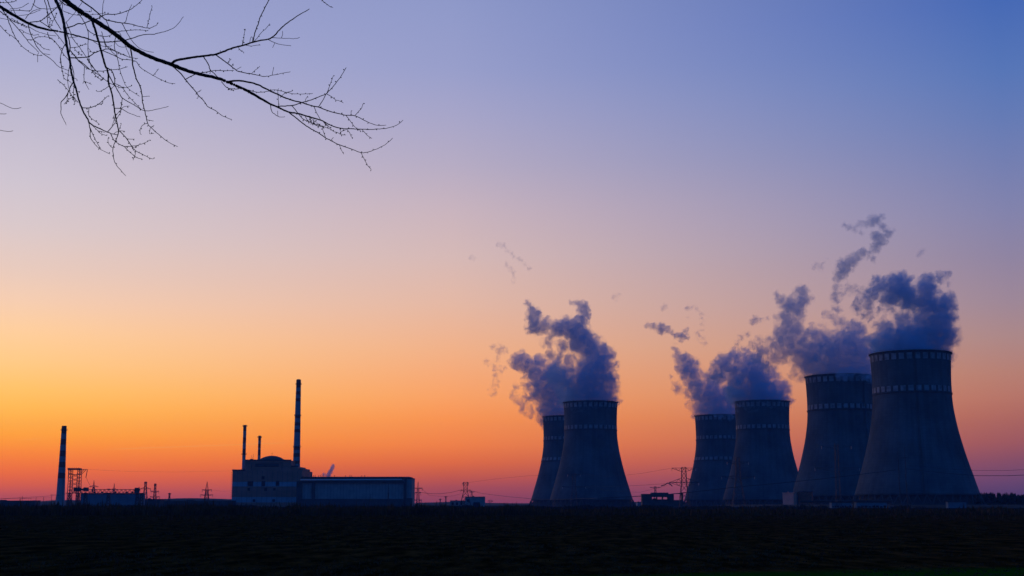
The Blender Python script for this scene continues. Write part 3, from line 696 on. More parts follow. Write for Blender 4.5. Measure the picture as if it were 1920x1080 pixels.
wire('drooping cable from the portal arm down to the lattice beam', [(162,896),(166,905),(171,914)], 1250, 0.12)
wire('faint cable leaving the portal platform towards the reactor block', [(164,880),(240,884),(330,885),(434,883)], 1250, 0.05, 1600)
wire('faint cable from the lone tapering pylon to the hall block', [(397,918.5),(415,921),(434,921)], 1450, 0.07, 1590)
wire('pair of low cables beyond the lone chimney', [(-20,936),(40,933),(110,929),(131,927)], 1300, 0.12, 1240)

# low bus frames beyond the lone chimney
random.seed(5)
t = empty('bus_frame', (X(60, 1500), 1500, 0), 'row of thin switchyard posts and bars beyond the lone chimney', 'switchyard frame')
bm = NB(); ox = t.location.x
for px, py in ((4,937),(18,938),(42,930),(58,937),(68,932),(82,931.5),(97,927),(105,931)):
    bm = NB(); x = X(px, 1500)-ox; bar(bm, (x, 0, 0), (x, 0, Z(py, 1500)), 0.45); link('post', bm, M['steel'], t)
bm = NB()
for a, b, py in ((-4, 60, 935), (40, 96, 934), (94, 108, 928), (60, 112, 938)): bar(bm, (X(a,1500)-ox, 0, Z(py,1500)), (X(b,1500)-ox, 0, Z(py-0.5,1500)), 0.35)
link('bar', bm, M['steel'], t)

# ------------------------------------------------------------------ small trees, woodland, scrub and weeds
def bare_tree(px, D, h, label, seed, name='bare_tree', spread=0.8):
    rnd = random.Random(seed); t = empty(name, (X(px, D), D, 0), label, 'tree')
    bm = NB(); bar(bm, (0,0,-0.1), (0.1,0,h*0.35), h*0.05, h*0.035, 6); link('trunk', bm, M['bark'], t)
    bm = NB()
    def grow(p, d, L, w, n):
        q = p + d*L; bar(bm, p, q, w, w*0.7, 4 if n > 1 else 3)
        if n == 0: return
        for _ in range(3 if n > 1 else 4):
            e = (d + Vector((rnd.uniform(-1,1), rnd.uniform(-1,1), rnd.uniform(-0.25,0.7)))*spread).normalized(); grow(q, e, L*rnd.uniform(0.6,0.85), w*0.62, n-1)
    for k in range(4):
        a = k*1.6+rnd.random(); grow(Vector((0.1,0,h*0.33)), Vector((math.cos(a)*0.6, math.sin(a)*0.6, 1)).normalized(), h*0.2, h*0.022, 4)
    link('crown', bm, M['bush'], t); return t
bare_tree(918.5, 1500, 9.5, 'small round bare tree beside the cube shaped pump house', 1)
bare_tree(946, 1500, 5.5, 'bare shrub between the small round tree and the tower foot', 2, 'bare_shrub', 1.1)
def leafclump(bm, c, r, rnd, n, size):
    for _ in range(n):
        v = Vector((rnd.gauss(0,1), rnd.gauss(0,1), rnd.gauss(0,1))); v.normalize(); p = c + Vector((v.x*r, v.y*r, v.z*r*0.8))*rnd.random()**0.4
        u = Vector((rnd.uniform(-1,1), rnd.uniform(-1,1), rnd.uniform(-1,1))).normalized(); w = u.orthogonal().normalized()
        s = size*rnd.uniform(0.6,1.3); bm.faces.new([bm.verts.new(q) for q in (p-u*s, p+w*s*0.7, p+u*s)])
rnd = random.Random(21); bm = NB(); ox = X(1880, 1300)
for i in range(420):                        # woodland beyond the largest tower: spiky mass
    px = rnd.uniform(1822, 2050); D = rnd.uniform(1260, 1500); top = 925.0 + rnd.uniform(-1.8, 2.2) - 0.02*(D-1260)/10
    if px > 1905: top += 3
    x = X(px, D)-ox; h = Z(top, D); w = rnd.uniform(2.6, 4.6)
    for k in range(9):
        z = h*(0.15+0.85*k/9); rr_ = w*(1.05-k/9)
        for q in range(7):
            a = rnd.random()*6.28; b = a+0.9
            bm.faces.new([bm.verts.new(v) for v in ((x, D-1300, z+h*0.12), (x+rr_*math.cos(a), D-1300+rr_*math.sin(a), z-0.6*rnd.random()), (x+rr_*math.cos(b), D-1300+rr_*math.sin(b), z-0.6*rnd.random()))])
tag(link('forest', bm, M['leaf'], loc=(ox, 1300, 0)), 'dark spiky woodland on the horizon beside the largest tower', 'woodland', kind='stuff')
def scrub(name, label, px0, px1, D0_, D1_, n, htop, seed, mt, wid=0.09, z0=0.0):
    """htop(px, rnd) gives the photo row its tips should reach"""
    rnd = random.Random(seed); bm = NB()
    for _ in range(n):
        px = rnd.uniform(px0, px1); D = rnd.uniform(D0_, D1_); x = X(px, D); h = max(0.25, P(px, htop(px, rnd), D).z)
        if h < 0.2: continue
        k = rnd.choice((1, 2, 3)); 
        for _b in range(k):
            dx, dy = rnd.gauss(0, 0.10*h), rnd.gauss(0, 0.10*h); a = rnd.random()*math.pi; c_, s_ = math.cos(a)*wid, math.sin(a)*wid
            hh_ = h*rnd.uniform(0.7, 1.0); xx = x+rnd.gauss(0, 0.3)
            bm.faces.new([bm.verts.new(v) for v in ((xx-c_, D-s_, z0), (xx+c_, D+s_, z0), (xx+c_*0.6+dx*0.5, D+s_*0.6+dy*0.5, z0+hh_*0.6), (xx+dx, D+dy, z0+hh_), (xx-c_*0.6+dx*0.5, D-s_*0.6+dy*0.5, z0+hh_*0.6))])
    return tag(link(name, bm, mt), label, 'weeds', kind='stuff')
def h_left(px, rnd):
    base = 953 if px < 450 else (955.5 if px < 1000 else 961)
    return base + 2*math.sin(px*0.03)+1.5*math.sin(px*0.11) - max(0, rnd.gauss(0, 4.5 if px < 900 else 3.0)) - (rnd.uniform(3, 11) if rnd.random() < 0.09 + 0.12*max(0, math.sin(px*0.021))**3 else 0)
scrub('dry_grass', 'fringe of tall dry weeds along the far edge of the dark field', -60, 1980, 430, 600, 34000, h_left, 31, M['weed'], 0.30)
def h_near(px, rnd): return 974 + 4*math.sin(px*0.013) - abs(rnd.gauss(0, 6))
scrub('field_weeds', 'low tufts of dry grass scattered over the dark field', -60, 1980, 300, 420, 1500, h_near, 33, M['weed'], 0.1)
rnd = random.Random(77); bm = NB()
for _ in range(11000):
    D_ = 62*(330/62)**rnd.random(); x_ = rnd.uniform(-0.42, 0.42)*D_; h_ = rnd.uniform(0.07, 0.22)*(0.35+0.65*max(0, math.sin(x_*0.21+D_*0.045)*math.sin(x_*0.083-D_*0.071+1)))*(1.6 if rnd.random() < 0.1 else 1)
    for q in range(5):
        a = rnd.random()*6.28; l = rnd.uniform(0.4, 1.1)*h_; w_ = 0.012+0.0003*D_
        bx_, by_ = x_+rnd.gauss(0, 0.08), D_+rnd.gauss(0, 0.1)
        bm.faces.new([bm.verts.new(v) for v in ((bx_-w_, by_, -0.02), (bx_+w_, by_, -0.02), (bx_+l*math.cos(a), by_+l*math.sin(a), h_*rnd.uniform(0.7, 1.1)))])
tag(link('stubble_grass', bm, M['weed']), 'short dry stubble scattered over the near field', 'stubble', kind='stuff')
def h_bush(px, rnd):
    b = 951.5 if px < 1500 else (956 if 1550 < px < 1670 else (955.5 if px > 1705 else 949))
    return b + 1.5*math.sin(px*0.05)+1.0*math.sin(px*0.17) - abs(rnd.gauss(0, 1.9)) - (2.2*max(0, math.sin(px*0.045)*math.sin(px*0.013+2)) if px < 1500 else 0)
scrub('undergrowth', 'dark scrub growing between the field and the power station buildings', -60, 1980, 900, 1120, 16000, h_bush, 37, M['bush'], 0.5)

# ------------------------------------------------------------------ bare tree overhead
S1, S2, S3, S4, S5, S6, S7, S8, S9 = (7.944,0,0), (7.944,120,0), (9,90,110), (7.715,140,200), (7.944,200,100), (7.944,300,60), (9,480,120), (7.2,600,170), (8,380,0)
SF, SG = (3.178,0,0), (3.178,380,0)
def z_(S, *pts): return [(a/S[0]+S[1], b/S[0]+S[2]) for a, b in pts]
# each entry: (points, width at start, width at end, buds)
LIMB_MAIN = ([(100,-22)]+z_(S2,(20,0),(180,125),(400,270),(560,370),(750,500),(900,620),(1000,700),(1270,840))+z_(S6,(170,485),(480,600),(860,690),(1000,742),(1270,860))+z_(S7,(0,535),(230,670),(360,725),(540,805),(720,840),(900,890),(1100,950))+z_(S8,(130,460),(270,505),(420,515),(640,522),(830,515),(930,500),(1050,458),(1120,398)))
MAIN = [
 (LIMB_MAIN, [(0,10),(0.2,8.6),(0.36,7.6),(0.5,6.2),(0.6,5.4),(0.66,3.6),(0.8,2.2),(1,0.9)], 0, 1),
 (z_(S6,(170,485),(220,430),(440,385),(640,358),(850,325))+z_(S9,(450,720),(590,685),(750,635),(900,600),(980,590),(1040,560),(1100,510),(1200,400),(1380,265),(1600,135)), 4.6, 1.2, 0),
 (z_(S9,(750,635),(790,470),(840,340),(870,240),(930,120),(990,0))+[(508,-12)], 1.9, 1.5, 1),
 (z_(S9,(770,620),(820,570),(870,500),(940,440),(1005,355)), 1.1, .8, 1),
 (z_(S9,(1030,565),(1180,570),(1380,578),(1455,560)), 1.2, .7, 0), (z_(S9,(980,590),(1080,640),(1200,672),(1325,688)), 1.2, .7, 0),
 (z_(S9,(1085,640),(1050,715)), 1, .7, 0), (z_(S9,(1180,570),(1200,520),(1197,465)), 1, .7, 0),
 (z_(S9,(595,685),(620,575),(622,495),(645,435)), 1.1, .8, 2), (z_(S9,(590,685),(598,640),(592,595)), 1.1, .8, 2),
 (z_(S9,(705,650),(715,580),(735,550)), 1, .7, 1), (z_(S9,(530,705),(575,765),(615,780)), 1.1, .8, 2), (z_(S9,(655,680),(730,690),(810,678),(865,675)), 1, .7, 1),
 (z_(S9,(745,635),(750,590),(750,555)), 1, .7, 2), (z_(S9,(262,790),(264,755)), 1, .7, 0),
 (z_(S9,(190,815),(370,950),(480,1035))+z_(S6,(1150,578),(1271,610))+z_(SG,(290,440),(370,455),(430,445),(522,427)), 2.2, .8, 1),
 (z_(S6,(640,360),(720,480),(745,560),(830,640),(870,690)), 1.9, 1.5, 0), (z_(S6,(745,560),(750,615)), 1.2, 1, 2),
 (z_(S6,(375,705),(490,645),(600,612),(750,585),(860,572),(1000,580),(1100,570)), 1.7, 1, 2),
 (z_(SG,(415,447),(423,400)), .9, .6, 0), (z_(SG,(290,440),(340,395)), .9, .7, 2), (z_(SG,(150,380),(155,365),(170,352)), .9, .7, 2),
 (z_(S6,(1065,515),(1090,470)), .9, .7, 2), (z_(S6,(1140,560),(1210,520)), .9, .7, 1),
 (z_(S6,(190,510),(210,530),(300,610),(375,705),(480,830),(545,905),(570,945),(640,1010),(690,1080))+z_(SG,(30,635),(70,655),(110,685),(150,705),(170,710)), 2.3, .9, 1),
 (z_(S6,(545,905),(615,862)), 1, .7, 2), (z_(S6,(570,945),(566,985)), 1, .8, 2),
 (z_(S6,(1000,742),(1100,728),(1180,725),(1270,737))+z_(S7,(0,335),(110,390),(230,450),(380,520),(480,565),(610,610),(770,650),(960,710),(1050,725))+z_(S8,(150,285),(290,318),(350,332),(470,338),(600,403),(760,465),(890,465)), 3.4, .9, 1),
 (z_(S8,(470,338),(530,270),(565,230),(578,180)), 1.2, .9, 2), (z_(S8,(350,332),(410,410),(470,490),(545,540)), 1.2, .8, 2), (z_(S8,(420,330),(420,275)), 1, .9, 2), (z_(S8,(285,315),(298,295)), .9, .7, 1),
 (z_(S7,(1050,725),(1120,625),(1180,510)), 1.5, 1.2, 0),
 (z_(S7,(370,712),(600,700),(770,650),(900,615),(1080,545),(1190,500))+z_(SG,(750,545),(790,500),(820,460),(855,402)), 2, 1, 1),
 (z_(SG,(740,555),(765,490),(780,450)), 1.1, .8, 2), (z_(S8,(90,45),(150,80),(185,100),(215,128),(275,140),(315,167)), 1.2, .7, 2), (z_(S7,(830,630),(845,580),(875,540)), .9, .6, 1),
 (z_(S7,(600,700),(680,790),(730,860),(800,930),(930,990),(1090,1040))+z_(S8,(140,520),(190,555),(240,565),(290,595),(350,597)), 1.6, .8, 3),
 (z_(S7,(830,885),(870,955),(950,1000),(1040,1045),(1160,1060)), 1.3, .9, 3), (z_(S7,(900,895),(925,960),(940,1000)), 1.8, 1.2, 3), (z_(S7,(920,910),(1000,975),(1080,1035)), 1.1, .8, 3),
 (z_(S7,(975,715),(1015,810),(1090,945)), 1.3, 1.1, 1), (z_(S7,(1140,985),(1200,1045)), 1, .8, 2), (z_(S8,(60,430),(110,480),(150,508)), 1, .7, 2),
 (z_(S7,(540,805),(680,915),(850,1045))+z_(S8,(0,585),(80,640),(150,675),(260,730),(430,790),(550,835),(640,828),(770,785),(900,715),(980,640)), 2.2, .8, 1),
 (z_(S8,(550,835),(590,910),(630,985),(692,1068)), 1.2, .8, 2), (z_(S8,(260,730),(290,800),(320,855)), 1.1, .8, 2), (z_(S8,(75,635),(50,560),(30,490)), 1.1, .9, 2),
 (z_(S8,(265,505),(285,550),(345,530)), 1, .8, 3), (z_(S8,(355,515),(400,570),(420,620),(445,636)), 1.1, .8, 2), (z_(S8,(570,525),(640,605),(700,645)), 1.1, .8, 2), (z_(S8,(150,665),(180,630)), .8, .5, 0),
 (z_(S7,(245,685),(265,800),(370,880),(430,897),(490,890)), 1.5, .8, 0), (z_(S7,(370,880),(365,790)), .9, .7, 0), (z_(S7,(382,715),(375,600),(370,450),(380,415)), 1.1, .8, 2),
 (z_(S6,(915,740),(1000,830),(1100,850),(1190,840))+z_(SG,(240,527),(330,550),(390,543),(430,535),(500,550),(560,560),(655,557)), 1.4, .8, 2),
 (z_(S6,(1000,820),(1050,865),(1090,865)), 1, .8, 3), (z_(S7,(440,535),(490,490),(610,458)), 1, .6, 1),
]
HANG = [
 (([(98,-22)]+z_(S1,(830,0),(890,130),(935,270),(965,440),(985,620),(1020,800),(1045,930))+z_(S3,(375,120),(400,260),(430,380),(470,500),(510,660),(560,810),(610,920),(680,1040))+z_(S4,(200,215),(270,275),(390,330),(470,365),(530,390),(620,405))), [(0,6.2),(0.3,4.8),(0.55,3.4),(0.75,2.8),(1,1.2)], 0, 0),
 (z_(S4,(520,388),(570,485),(640,540),(720,575),(850,570),(970,540),(1050,505),(1085,480)), 1.6, .8, 2),
 (z_(S4,(720,575),(760,625),(850,700),(900,735),(980,760)), 1.4, .8, 2),
 (z_(S4,(200,225),(225,330),(230,450),(330,585),(380,620),(510,685)), 1.7, .7, 1), (z_(S4,(220,300),(300,480),(340,550),(380,610)), 1.5, .9, 2),
 (z_(S4,(260,275),(330,345),(370,385),(450,418)), 1.1, .8, 2), (z_(S4,(330,345),(440,372)), .9, .7, 1),
 (z_(S3,(430,380),(385,470),(350,540),(310,630),(250,700),(220,740),(220,860),(220,930),(290,1080))+[(124.3,234.5)], 2.2, .8, 0),
 (z_(S3,(160,355),(260,440),(350,550),(430,660),(510,740)), 1.2, 1, 2), (z_(S3,(340,590),(325,660),(320,740)), 1.2, 1, 3), (z_(S3,(440,430),(430,600),(440,700)), 1.3, 1, 3),
 (z_(S3,(370,570),(410,640),(440,715),(455,760)), 1.1, .9, 3), (z_(S3,(400,655),(330,710),(270,770)), 1, .7, 2),
 (z_(S3,(570,825),(690,830),(840,775),(930,700),(1005,630)), 1.7, .9, 2), (z_(S3,(845,775),(925,755)), 1, .8, 3), (z_(S3,(690,830),(690,960),(760,1030),(830,1075))+[(187,233.5)], 1.3, .8, 2),
 (z_(S3,(480,555),(540,552)), 1, .8, 2), (z_(S3,(430,320),(490,350)), 1, .8, 2), (z_(S1,(1020,790),(1045,700),(1000,500),(965,330)), 2.2, 1.6, 0),
 (z_(S1,(965,425),(1000,415),(1100,380),(1160,350),(1215,357))+z_(S2,(280,355),(400,305),(520,270),(620,215),(780,210),(970,150),(1070,85),(1160,0))+[(272,-8)], 2.2, 1.0, 1),
 (z_(S2,(95,755),(200,880),(300,960),(380,1030)), 2.0, 1.5, 1),
 (z_(S2,(95,860),(240,858),(370,840),(450,790),(540,755),(640,730),(700,740),(880,810),(1000,860),(1100,870)), 2.2, 1, 1),
 (z_(S2,(105,770),(170,840),(180,830)), 1.2, .8, 3), (z_(S2,(95,710),(200,700),(270,670),(345,655)), 1.2, .7, 2), (z_(S2,(150,715),(200,775),(270,830)), 1, .8, 3),
 (z_(S1,(1045,930),(1075,1000),(1095,1080))+z_(S3,(440,280),(430,380)), 1.5, 1.3, 0),
 (z_(S3,(215,0),(240,200),(270,330),(330,365),(390,400)), 1.2, .9, 2), (z_(S3,(280,240),(340,270),(400,285)), 1, .8, 2), (z_(S3,(365,120),(335,300),(345,500)), 1.2, .9, 0),
 (z_(S1,(985,650),(950,690),(900,850),(920,1010),(935,1080)), 1.5, 1.1, 1),
 (z_(S3,(480,0),(620,130),(720,190),(870,210),(1060,190),(1210,175),(1260,160))+z_(S5,(310,200)), 1.5, 1, 1),
 (z_(S3,(730,190),(870,285),(1010,390))+z_(S5,(70,450),(150,490),(250,515),(360,492)), 1.4, .8, 2),
 (z_(S3,(660,10),(760,150),(870,270),(930,350)), 1.3, .9, 2), (z_(S3,(730,190),(780,260),(860,335),(935,350)), 1.2, .9, 3),
 (z_(S3,(615,140),(610,260),(605,380),(590,420)), 1.2, 1, 1), (z_(S3,(605,380),(660,400),(735,435)), 1, .7, 2), (z_(S3,(620,400),(690,520)), .8, .5, 0),
]
MID = [
 (z_(S2,(410,290),(470,460),(550,750),(620,990))+z_(S3,(990,160),(1020,270),(1020,400),(1070,560),(1110,770),(1125,900))+z_(S4,(590,130),(610,230),(635,345),(625,410),(555,600),(560,700),(580,800),(640,890),(740,1000)), [(0,4.2),(0.35,3.2),(0.6,2.4),(0.75,1.6),(1,0.8)], 0, 1),
 (z_(S4,(635,345),(690,395),(760,470),(820,570),(880,635),(980,690),(1090,745),(1140,755)), 1.8, .8, 2),
 (z_(S4,(880,635),(875,690),(845,775)), 1.1, .9, 3), (z_(S4,(755,468),(865,470)), 1, .8, 1), (z_(S4,(820,565),(870,600),(910,560)), 1, .8, 3), (z_(S4,(645,350),(730,357)), 1, .7, 2), (z_(S4,(640,335),(655,300),(672,258)), 1, .8, 2),
 (z_(S4,(478,362),(530,300),(588,228)), 1.6, 1.2, 0), (z_(S4,(555,600),(500,550),(480,490),(493,440)), 1.1, .7, 2), (z_(S4,(570,390),(600,365),(632,360)), 1.1, .8, 0),
 (z_(S3,(990,150),(1060,190),(1100,250),(1130,370),(1120,455)), 2, 1.6, 1),
 (z_(S3,(1022,275),(1065,350),(1120,450),(1190,560),(1250,660))+z_(S5,(400,765),(565,855),(740,835),(920,790)), 1.9, .8, 0),
 (z_(S5,(235,670),(215,800),(205,890),(180,930),(150,980)), 1.3, 1, 3), (z_(S5,(105,930),(115,980),(130,1030)), 1.2, 1, 3),
 (z_(S5,(130,450),(230,510),(320,630),(440,760),(520,840)), 1.2, .9, 2), (z_(S5,(115,820),(220,825),(320,885),(500,948)), 1.5, .7, 0), (z_(S5,(225,820),(270,790),(340,785)), 1, .6, 1),
 (z_(S5,(210,845),(140,920),(80,1075)), 1, .8, 0), (z_(S3,(1030,460),(960,510),(870,555),(830,553)), 1.2, .8, 2), (z_(S3,(1070,510),(1120,460)), 1, .8, 0),
 (z_(S2,(995,720),(1010,830),(1020,950))+z_(S5,(395,200),(440,370),(500,500),(525,620),(535,730),(570,870),(610,1040))+z_(S4,(1100,300),(1250,430),(1370,520),(1490,580)), 2.6, .9, 1),
 (z_(S4,(1055,240),(980,270),(945,340),(950,395)), 1.1, .8, 2), (z_(S4,(1050,190),(1140,208)), 1, .8, 1), (z_(S4,(1095,300),(1150,270)), 1, .8, 2), (z_(S4,(1095,310),(1085,390),(1145,385)), 1, .8, 2),
 (z_(S2,(245,0),(400,110),(560,240),(630,295),(850,340),(960,350),(1130,395),(1270,420))+z_(SF,(900,165),(930,150),(943,135)), 2.6, .9, 1),
 (z_(S2,(915,335),(960,170),(1010,65)), 1.2, .7, 0), (z_(SF,(875,165),(890,100),(907,40)), 1.1, .8, 2),
 (z_(S2,(860,340),(1000,590),(1130,720),(1271,770))+[(288,98)], 1.5, .7, 0), (z_(S2,(570,240),(575,130),(580,60),(600,-20)), 1.2, .9, 0),
 (z_(S2,(625,300),(700,440),(830,490),(850,550)), 1.3, 1, 0), (z_(S2,(750,485),(840,465),(1060,445),(1250,458)), 1.3, .8, 2),
 (z_(S2,(580,755),(760,830),(860,880),(970,890),(1060,910))+z_(S5,(470,160),(500,210),(690,330),(800,385),(900,435),(1020,453)), 1.5, .8, 1), (z_(S5,(690,330),(735,280),(775,230)), 1, .7, 2),
 (z_(S2,(190,165),(290,310),(350,440),(365,520),(355,700),(370,860),(410,1020)), 1.5, 1.1, 0),
 (z_(S2,(350,440),(440,510),(570,540),(640,545),(720,510)), 1.5, 1.1, 1), (z_(S2,(580,540),(640,690),(780,830)), 1.4, 1, 1), (z_(S2,(560,470),(600,620),(625,730)), 1.2, .9, 1),
 (z_(S2,(770,560),(750,700),(790,830),(835,1050))+z_(S5,(250,400),(310,515),(400,580),(490,640)), 1.4, .8, 1), (z_(S5,(525,645),(640,638)), .9, .5, 0),
 (z_(S2,(900,650),(950,770),(985,850)), 1.2, .9, 0), (z_(S2,(760,630),(820,690),(890,705),(940,690)), 1, .7, 0), (z_(S2,(640,690),(780,770),(920,830)), 1.1, .8, 2),
 (z_(S2,(30,330),(110,510),(120,560),(270,760),(400,950),(470,1050)), 1.4, 1, 1), (z_(S2,(440,620),(520,670),(640,695),(715,680)), 1, .6, 0), (z_(S2,(355,710),(410,775),(450,785)), 1, .8, 3),
]
SIDE = [
 ([(-25,-6)]+z_(S1,(0,100),(200,220),(400,335),(560,400),(720,445),(860,465),(980,490))+z_(S2,(300,560),(510,620),(750,620),(950,590),(1150,525),(1270,510))+z_(SF,(920,203),(1000,182),(1050,155),(1093,100)), [(0,6.6),(0.25,4.6),(0.4,2.8),(0.7,1.8),(1,0.7)], 0, 0),
 (z_(S1,(120,290),(150,380),(220,540),(300,660),(440,780),(560,825),(630,828)), 1.6, .8, 1), ([(-12,36)]+z_(S1,(0,380),(90,480),(180,540),(280,620)), 1.4, .9, 1),
 (z_(S1,(140,290),(280,440),(400,590),(440,645),(580,780)), 1.6, 1, 0), (z_(S1,(420,370),(450,480),(500,600),(560,710),(640,800),(770,890),(870,990),(1030,1055)), 1.7, .9, 0),
 (z_(S1,(575,790),(560,830),(560,925)), 1, .7, 0), (z_(S1,(640,800),(745,815)), .9, .6, 0), (z_(S1,(500,600),(560,640),(650,720),(745,745)), 1.2, .8, 2), (z_(S1,(405,590),(490,590),(560,550),(660,550),(785,570)), 1.2, .8, 2),
 (z_(S1,(430,400),(560,470),(700,515),(835,535)), 1.2, .8, 0), (z_(S1,(600,320),(750,420),(840,510),(960,660),(1000,730)), 1.6, 1, 1), (z_(S1,(710,480),(730,550),(830,630),(930,780),(1030,910)), 1.4, 1, 1),
 ([(82,-14)]+z_(S1,(660,0),(700,130),(710,330),(745,410)), 1.6, 1.2, 0), ([(86,-14)]+z_(S1,(710,0),(800,260),(910,440)), 2.0, 1.3, 0), ([(68,-14)]+z_(S1,(520,0),(480,110),(440,160),(300,155),(130,150)), 1.5, 1, 1),
 ([(4,-14)]+z_(S1,(80,0),(170,100),(230,210)), 1.5, 1.1, 0), (z_(S1,(430,45),(340,100),(250,125),(150,130)), 1, .7, 0), (z_(S1,(500,70),(600,125),(800,125),(880,60),(930,-60)), 1.2, .9, 0),
 (z_(S1,(450,330),(600,310),(700,240),(800,150),(900,80),(940,-30)), 1.8, 1.2, 2), (z_(S1,(380,280),(430,210),(520,150),(630,130)), 1.3, .8, 0), (z_(S1,(750,400),(800,290),(850,190)), 1, .7, 2),
 (z_(S1,(0,170),(120,260),(200,320),(300,350),(430,410)), 1.9, 1.1, 2), (z_(S1,(-60,30),(60,180),(120,290)), 2.2, 1.6, 1), (z_(S1,(170,270),(280,340),(370,400)), 1.1, .8, 3), (z_(S1,(280,440),(340,455),(380,490),(500,525),(570,510)), 1.1, .7, 1),
 (z_(S1,(280,230),(420,215),(600,150)), 1, .7, 0), (z_(S1,(700,150),(745,280),(735,390)), 1.1, .8, 3), ([(40,-12)]+z_(S1,(240,0),(190,30),(60,40),(-40,20)), 1.2, .9, 2), (z_(S1,(-40,260),(110,290)), 1, .8, 0),
 (z_(S1,(880,0),(960,60),(1080,120),(1130,170)), 1.8, 1.2, 1), ([(125,-14)]+z_(S1,(940,20),(925,160),(950,300)), 1.5, 1.1, 0), (z_(S1,(940,160),(1080,215),(1230,225)), 1.1, .8, 1), (z_(S1,(985,330),(1100,210),(1225,30)), 1.1, .7, 0),
 (z_(S2,(190,225),(350,225),(480,210),(620,195)), 1, .7, 1), (z_(S2,(400,120),(405,175),(290,165)), .9, .6, 1), (z_(S1,(1010,565),(1160,545)), .9, .6, 0),
]
EDGE = [
 ([(-60,170)]+z_(SF,(0,613),(50,637),(90,648),(127,641)), 1.3, .7, 0), ([(-60,205)]+z_(SF,(0,678),(38,677)), 1.1, .6, 0), ([(-60,232)]+z_(SF,(0,776),(45,783),(78,779)), 1.1, .6, 0),
]
TOPR = [([(585,-30)]+z_(S9,(1790,0),(1840,45),(1915,100))+[(624.5,14)], 1.6, .9, 2)]
placed = []
def depth_at(px, py):
    best = None
    for (x, y, Y) in placed:
        d = (x-px)**2 + (y-py)**2
        if best is None or d < best[0]: best = (d, Y)
    return best[1] if best and best[0] < 25 else None
def cr(p0, p1, p2, p3, t):
    return tuple(0.5*((2*b)+(-a+c_)*t+(2*a-5*b+4*c_-d)*t*t+(-a+3*b-3*c_+d)*t**3) for a, b, c_, d in zip(p0, p1, p2, p3))
rt = random.Random(99)
def bud(bm, p, d, s):
    u = d.normalized(); w = u.orthogonal().normalized(); v = u.cross(w); c = p + u*s*1.1
    tip, tail = bm.verts.new(c+u*s*1.3), bm.verts.new(c-u*s*1.1)
    ring = [bm.verts.new(c + (w*math.cos(a)+v*math.sin(a))*s*0.85) for a in (0, 1.257, 2.513, 3.77, 5.027)]
    for k in range(5): bm.faces.new((tip, ring[k], ring[(k+1)%5])); bm.faces.new((tail, ring[(k+1)%5], ring[k]))
def draw(bm, entry, base, drift):
    if isinstance(entry[1], list): pts, wk, _, buds = entry; W = lambda t: next((a[1]+(b[1]-a[1])*(t-a[0])/(b[0]-a[0]) for a, b in zip(wk, wk[1:]) if t <= b[0]+1e-9), wk[-1][1])
    else:
        pts, w0, w1, buds = entry; W = lambda t: w0+(w1-w0)*t
    ext = [pts[0]]+list(pts)+[pts[-1]]; fine = []
    for i in range(1, len(ext)-2):
        seg = math.dist(ext[i], ext[i+1]); k = max(2, int(seg/3.5))
        for s in range(k): fine.append(cr(ext[i-1], ext[i], ext[i+1], ext[i+2], s/k))
    fine.append(tuple(pts[-1])); n = len(fine)
    Y0 = depth_at(*fine[0]) or base; out = []; L = sum(math.dist(a, b) for a, b in zip(fine, fine[1:])); acc = 0
    ph = rt.random()*6.28
    for i, f in enumerate(fine):
        if i: acc += math.dist(fine[i-1], f)
        Y = Y0 + drift*acc/300 + 0.05*math.sin(acc/40+ph) - 0.05*math.sin(ph)
        jx, jy = (rt.gauss(0, 0.22), rt.gauss(0, 0.22)) if 0 < i < n-1 else (0, 0)
        out.append((f[0]+jx, f[1]+jy, Y))
    placed.extend(out[::2]+[out[-1]])
    p3 = [P(*q) for q in out]; rad = []
    for i, q in enumerate(out):
        w = W(i/(n-1))*(1+0.05*math.sin(i*1.7+ph)) ; rad.append(max(0.5, w*(0.50 if W(0) > 8 else 0.56))*q[2]/FPX)
    tube(bm, p3, rad, 8 if (W(0) > 3) else 5)
    if W(0) > 3:                       # knots
        for i in range(4, n-2, 9):
            p = p3[i]; r = rad[i]; d = Vector((rt.uniform(-1,1), rt.uniform(-.5,.5), rt.uniform(-1,1))).normalized(); bar(bm, p, p+d*r*1.5, r*1.1, r*0.5, 5)
    if buds:
        step = {1: 13.0, 2: 6.2, 3: 4.0}[buds]; acc = rt.random()*step; side = 1
        start = 0.25 if buds == 1 else 0.1
        for i in range(1, n):
            acc += math.dist(fine[i-1], fine[i])
            if acc > step and i/(n-1) > start and W(i/(n-1)) < 2.6:
                acc = rt.uniform(-0.3, 0.3)*step; side = -side
                d = (p3[i]-p3[i-1]); perp = Vector((-d.z, 0, d.x))*side; v = (d.normalized()*0.7 + perp.normalized() + Vector((0, rt.uniform(-.8,.8), 0))).normalized()
                s = rt.uniform(0.9, 1.55)*out[i][2]/FPX*(1.1 if buds < 3 else 1.25)
                bud(bm, p3[i]+v*rad[i]*0.6, v, s)
TB = Vector((-4.3, 5.2, 0))
tree = empty('bare_tree', TB, 'leafless tree whose budding branches hang across the upper corner of the sky', 'tree')
def limb(name, entries, base, drifts, split=1):
    """first entry is the bough, the rest are its twigs"""
    bm = NB(); draw(bm, entries[0], base, drifts[0])
    for v in bm.verts: v.co -= TB
    o = link(name, bm, M['bark'], tree, smooth=True)
    if len(entries) > 1:
        bm = NB()
        for e in entries[1:]: draw(bm, e, base, rt.choice((-1, 1))*rt.uniform(0.3, 1.2))
        for v in bm.verts: v.co -= TB
        link('twigs', bm, M['twig'], o, smooth=True)
    return p_first(entries[0], base)
def p_first(e, base): return P(e[0][0][0], e[0][0][1], base)
